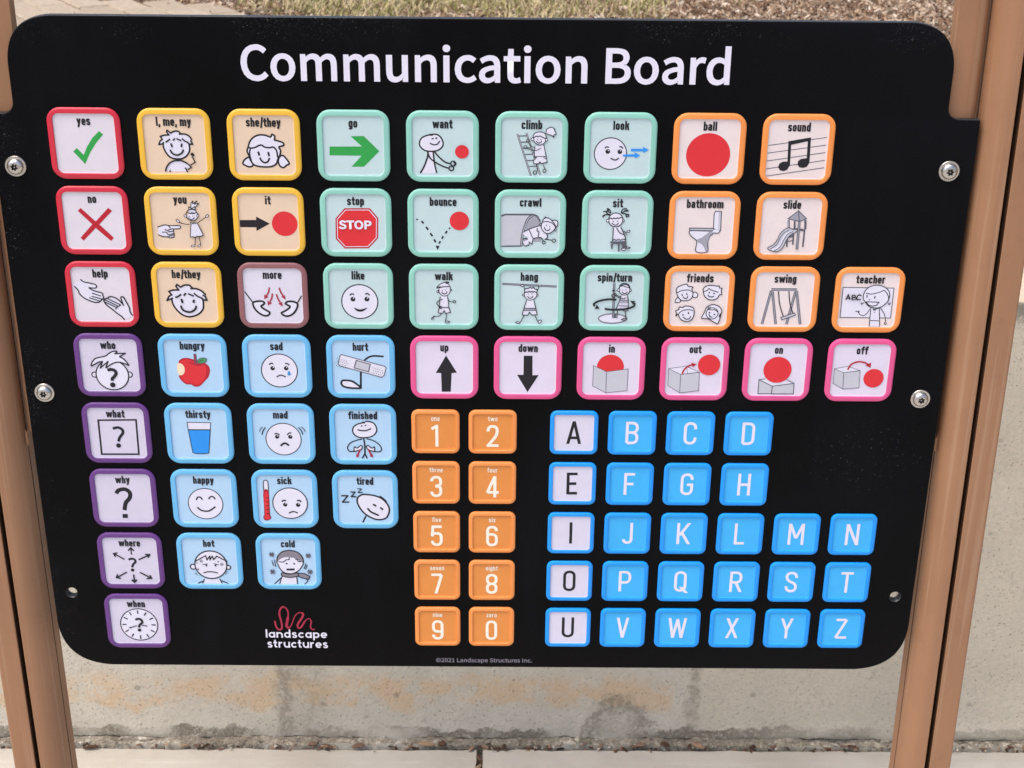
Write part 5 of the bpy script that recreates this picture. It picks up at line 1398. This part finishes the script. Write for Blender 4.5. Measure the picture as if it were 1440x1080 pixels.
PIC = [
    # key, column, row, caption, scheme, picture in words
    ('yes', 0, 0, 'yes', 'red', 'green tick'), ('me', 1, 0, 'I, me, my', 'yellow', 'child pointing at themself'),
    ('she', 2, 0, 'she/they', 'yellow', 'face with two bunches'), ('go', 3, 0, 'go', 'teal', 'green arrow'),
    ('want', 4, 0, 'want', 'teal', 'figure reaching for a red ball'), ('climb', 5, 0, 'climb', 'teal', 'child on a ladder'),
    ('look', 6, 0, 'look', 'teal', 'round face with blue arrows'), ('ball', 7, 0, 'ball', 'orange', 'big red ball'),
    ('sound', 8, 0, 'sound', 'orange', 'music note on a stave'),
    ('no', 0, 1, 'no', 'red', 'red cross'), ('you', 1, 1, 'you', 'yellow', 'hand pointing at a child'),
    ('it', 2, 1, 'it', 'yellow', 'black arrow and red ball'), ('stop', 3, 1, 'stop', 'teal', 'red stop sign'),
    ('bounce', 4, 1, 'bounce', 'teal', 'bouncing red ball'), ('crawl', 5, 1, 'crawl', 'teal', 'child crawling out of a tunnel'),
    ('sit', 6, 1, 'sit', 'teal', 'child on a stool'), ('bathroom', 7, 1, 'bathroom', 'orange', 'toilet'), ('slide', 8, 1, 'slide', 'orange', 'playground slide'),
    ('help', 0, 2, 'help', 'red', 'two hands reaching'), ('he', 1, 2, 'he/they', 'yellow', 'face with short hair'),
    ('more', 2, 2, 'more', 'brown', 'two hands and red arrows'), ('like', 3, 2, 'like', 'teal', 'smiling face'),
    ('walk', 4, 2, 'walk', 'teal', 'child walking'), ('hang', 5, 2, 'hang', 'teal', 'child hanging from a bar'),
    ('spin', 6, 2, 'spin/turn', 'teal', 'child on a spinner'), ('friends', 7, 2, 'friends', 'orange', 'four faces'),
    ('swing', 8, 2, 'swing', 'orange', 'swing frame'), ('teacher', 9, 2, 'teacher', 'orange', 'teacher at a board'),
    ('who', 0, 3, 'who', 'purple', 'head with a question mark'), ('hungry', 1, 3, 'hungry', 'blue', 'bitten red apple'),
    ('sad', 2, 3, 'sad', 'blue', 'face with a tear'), ('hurt', 3, 3, 'hurt', 'blue', 'sticking plaster on a leg'),
    ('up', 4, 3, 'up', 'pink', 'black arrow pointing up'), ('down', 5, 3, 'down', 'pink', 'black arrow pointing down'),
    ('in', 6, 3, 'in', 'pink', 'red ball in a box'), ('out', 7, 3, 'out', 'pink', 'red ball leaving a box'),
    ('on', 8, 3, 'on', 'pink', 'red ball on a box'), ('off', 9, 3, 'off', 'pink', 'red ball beside a box'),
    ('what', 0, 4, 'what', 'purple', 'question mark in a square'), ('thirsty', 1, 4, 'thirsty', 'blue', 'glass of water'),
    ('mad', 2, 4, 'mad', 'blue', 'angry face'), ('finished', 3, 4, 'finished', 'blue', 'figure with open hands'),
    ('why', 0, 5, 'why', 'purple', 'big question mark'), ('happy', 1, 5, 'happy', 'blue', 'happy face'),
    ('sick', 2, 5, 'sick', 'blue', 'thermometer and face'), ('tired', 3, 5, 'tired', 'blue', 'sleeping face'),
    ('where', 0, 6, 'where', 'purple', 'question mark among six arrows'), ('hot', 1, 6, 'hot', 'blue', 'sweating face'),
    ('cold', 2, 6, 'cold', 'blue', 'face with hat and scarf'), ('when', 0, 7, 'when', 'purple', 'clock with a question mark'),
]
for key, c, r, cap, sch, words in PIC:
    t = tile('picture_tile', sch, c, r * 0.9, '%s framed tile captioned %s, showing a %s' % (sch, cap, words))
    d = Draw(FACE + 0.0005)
    run_ops(d, PICTOGRAMS[key])
    pic = d.build('pictogram', t)
    d = Draw(FACE + 0.0005 + 0.020)
    d.step = 0.0003
    write(d, cap, 0, -0.2085, 0.102, 0.445, 0.195, 'k', gap=0.068)
    for v_ in d.V:
        pass
    cp = d.build('caption', t)
    cp.location = (0, 0.0018, 0)
    if key == 'hurt':                               # perforations of the plaster
        pd = Draw(FACE + 0.014)
        for sx in (-0.245, 0.195):
            for i_ in range(5):
                for j_ in range(4):
                    a_ = sx + (i_ - 2) * 0.029 + (j_ % 2) * 0.014
                    c_ = (j_ - 1.5) * 0.030
                    pd.fill(circle(-0.001 + a_ * 0.965 - c_ * 0.26, 0.012 + a_ * 0.26 + c_ * 0.965, 0.0055, 8), 'd')
        pd.build('perforations', t)
    if key == 'stop':
        outline_text('sign_lettering', 'letter', 'STOP', -0.198, 0.075, 0.105, 0.375, 'W', t, (0, 0, 0), FACE + 0.012, bold=0.0065)

NX = (3.885, 4.583)
for i, (dg_, wd) in enumerate(zip('1234567890', ('one', 'two', 'three', 'four', 'five', 'six', 'seven', 'eight', 'nine', 'zero'))):
    x, y = NX[i % 2], 3.553 + 0.702 * (i // 2)
    t = tile('number_tile', 'number', x, y, 'orange number tile reading %s' % wd)
    d = Draw(FACE + 0.0005)
    write(d, dg_, 0, 0.205, 0.298, 0.50, 0.125, 'q')
    d.build('digit', t)
    d = Draw(FACE + 0.0005)
    write(d, wd, 0, -0.143, 0.068, 0.43, 0.14, 'q', gap=0.12)
    d.build('number_word', t)

LX = [5.578 + 0.7135 * i for i in range(6)]
for row, s_ in enumerate(('ABCD', 'EFGH', 'IJKLMN', 'OPQRST', 'UVWXYZ')):
    for i, ch in enumerate(s_):
        sch = 'vowel' if i == 0 else 'letter'
        t = tile('letter_tile', sch, LX[i], 3.556 + 0.703 * row, ('white' if i == 0 else 'blue') + ' faced letter tile reading %s' % ch)
        d = Draw(FACE + 0.0005)
        write(d, ch, 0, 0.153, 0.306, 0.52, 0.118, 'k' if i == 0 else 'W', wide={'M': .66, 'W': .78, 'A': .58, 'N': .56, 'I': .12, 'L': .46, 'E': .47, 'F': .47, 'J': .46, 'K': .56})
        d.build('letter', t)

# title, maker's mark and notice
outline_text('title_lettering', 'letter', 'Communication Board', 1.787, -0.722, 0.392, 5.392, 'W', board, at(0, 0, 0), 0.0015, bold=0.0105, track=3)
outline_text('copyright_lettering', 'letter', '©2021 Landscape Structures Inc.', 3.857, 6.925, 0.062, 1.262, 'm', board, at(0, 0, 0), 0.0015, bold=0.0012)
def round_glyph(ch, s=0.175):
    """geometric rounded bold lower case for the maker's mark"""
    X = 0.68
    r = (X - s) / 2
    W = 2 * r + s
    cx, cy = W / 2, X / 2

    def ar(a0, a1, n=14, cy_=cy):
        return [(cx + r * math.cos(R(a0 + (a1 - a0) * i / n)), cy_ + r * math.sin(R(a0 + (a1 - a0) * i / n))) for i in range(n + 1)]
    ring = ar(0, 360, 24)[:-1] + ['z']
    L_, R_ = s / 2, W - s / 2
    G = {'l': ([[(L_, 0), (L_, 1)]], s),
         'a': ([ring, [(R_, 0), (R_, X)]], W), 'd': ([ring, [(R_, 0), (R_, 1)]], W), 'p': ([ring, [(L_, -.27), (L_, X)]], W),
         'n': ([[(L_, 0), (L_, X)], [(L_, cy)] + ar(180, 0) + [(R_, 0)]], W), 'u': ([[(R_, 0), (R_, X)], [(L_, X)] + ar(180, 360) + [(R_, cy)]], W),
         'c': ([ar(42, 318)], W * .9), 'e': ([ar(0, 318, 18), [(L_ + s * .3, cy), (R_ + s * .4, cy)]], W),
         'r': ([[(L_, 0), (L_, X)], ar(180, 75, 8)], W * .68),
         't': ([[(.19, .92), (.19, .2), (.24, s / 2 + .02), (.40, s / 2)], [(0, X - s / 2), (.40, X - s / 2)]], .43),
         's': ([catmull([(.46, .55), (.30, .60), (.13, .555), (.14, .42), (.30, .345), (.45, .26), (.44, .115), (.27, .078), (.07, .135)], False)], .55)}
    return G[ch]


d = Draw(0.001)
for text, x, y, width, hs in (('landscape', 1.642, 6.556, 0.800, .128), ('structures', 1.655, 6.706, 0.790, .132)):
    tot = sum(round_glyph(ch)[1] + .12 for ch in text) - .12
    kx = width / tot
    for ch in text:
        st, adv = round_glyph(ch)
        for p_ in st:
            cl = p_[-1] == 'z'
            p_ = p_[:-1] if cl else p_
            d.stroke([(x + a * kx, y - c_ * hs) for a, c_ in p_], .165 * (kx + hs) / 2, 'W', cl)
        x += (adv + .12) * kx
d.build('maker_lettering', board, at(0, 0, 0))
d = Draw(0.001)


def lg(u, v):                                       # logo drawing space -> board
    return 1.633 + (u - 170) * 0.000778 * 1.0, 6.44 + (v - 590) * 0.000885


for wgt, pts in ((.024, [(350, 430), (355, 500), (380, 560), (420, 582), (455, 560), (462, 500)]), (.024, [(462, 500), (450, 420), (432, 330), (440, 250), (480, 195), (520, 190)]),
                 (.018, [(520, 190), (560, 230), (578, 290), (570, 370)]), (.034, [(570, 370), (550, 450), (540, 510), (560, 545), (590, 545)]),
                 (.014, [(590, 545), (620, 500), (650, 430), (690, 340), (750, 290), (800, 285)]), (.028, [(800, 285), (825, 310), (810, 360), (770, 420), (730, 480), (720, 520)]),
                 (.024, [(720, 520), (740, 550), (780, 535), (810, 490), (850, 430)]), (.014, [(850, 430), (890, 395), (930, 390), (945, 410)]),
                 (.018, [(945, 410), (955, 450), (940, 500), (940, 540), (970, 575), (1005, 565)])):
    d.stroke(catmull([lg(*p) for p in pts], False), wgt, 'c')
d.build('maker_squiggle', board, at(0, 0, 0))


# bolts with washers
def lathe(prof, n=28):
    V, F = [], []
    for r, h in prof:
        for i in range(n):
            a = 2 * PI * i / n
            V.append(P3(r * math.cos(a), r * math.sin(a), h))
    for k in range(len(prof) - 1):
        for i in range(n):
            j = (i + 1) % n
            F.append((k * n + i, (k + 1) * n + i, (k + 1) * n + j, k * n + j))
    return V, F


def shade(me):
    bm = bmesh.new()
    bm.from_mesh(me)
    bmesh.ops.recalc_face_normals(bm, faces=bm.faces)
    for f in bm.faces:
        f.smooth = True
    bm.to_mesh(me)
    bm.free()
    me.set_sharp_from_angle(angle=R(45))
    return me


V, F = lathe([(0.121, 0.0005), (0.121, 0.012), (0.116, 0.017), (0.085, 0.017), (0.08, 0.010)])
wme = shade(mesh('washer', V, F, STEEL))
dome = [(0.092, 0.008), (0.094, 0.022), (0.091, 0.034), (0.083, 0.048), (0.070, 0.059), (0.054, 0.066), (0.047, 0.0675)]
V, F = lathe(dome, 36)
# six-lobed socket with centre pin
n = 36
b = len(V)
for h in (0.0675, 0.020):
    for i in range(n):
        a = 2 * PI * i / n
        r = 0.036 + 0.0075 * math.cos(6 * a)
        V.append(P3(r * math.cos(a), r * math.sin(a), h))
k0 = (len(dome) - 1) * n
MI = [0] * len(F)
for i in range(n):
    j = (i + 1) % n
    F.append((k0 + i, b + i, b + j, k0 + j))
    MI.append(0)
    F.append((b + i, b + n + i, b + n + j, b + j))
    MI.append(1)
F.append(tuple(b + n + i for i in range(n)))
MI.append(1)
bme = shade(mesh('bolt', V, F, [STEEL, RECESS], MI))
V, F = lathe([(0.011, 0.018), (0.011, 0.054), (0.008, 0.058), (0.0005, 0.0585)], 12)
pin = shade(mesh('socket_pin', V, F, STEEL))
for x, y, rot in ((-0.82, 0.27, .3), (9.75, 0.235, .9), (-0.825, 3.07, .1), (9.775, 3.075, .6)):
    o = link('bolt', bme, board, at(x, y, 0))
    o.rotation_euler = (0, rot, 0)
    link('washer', wme, o)
    link('socket_pin', pin, o)
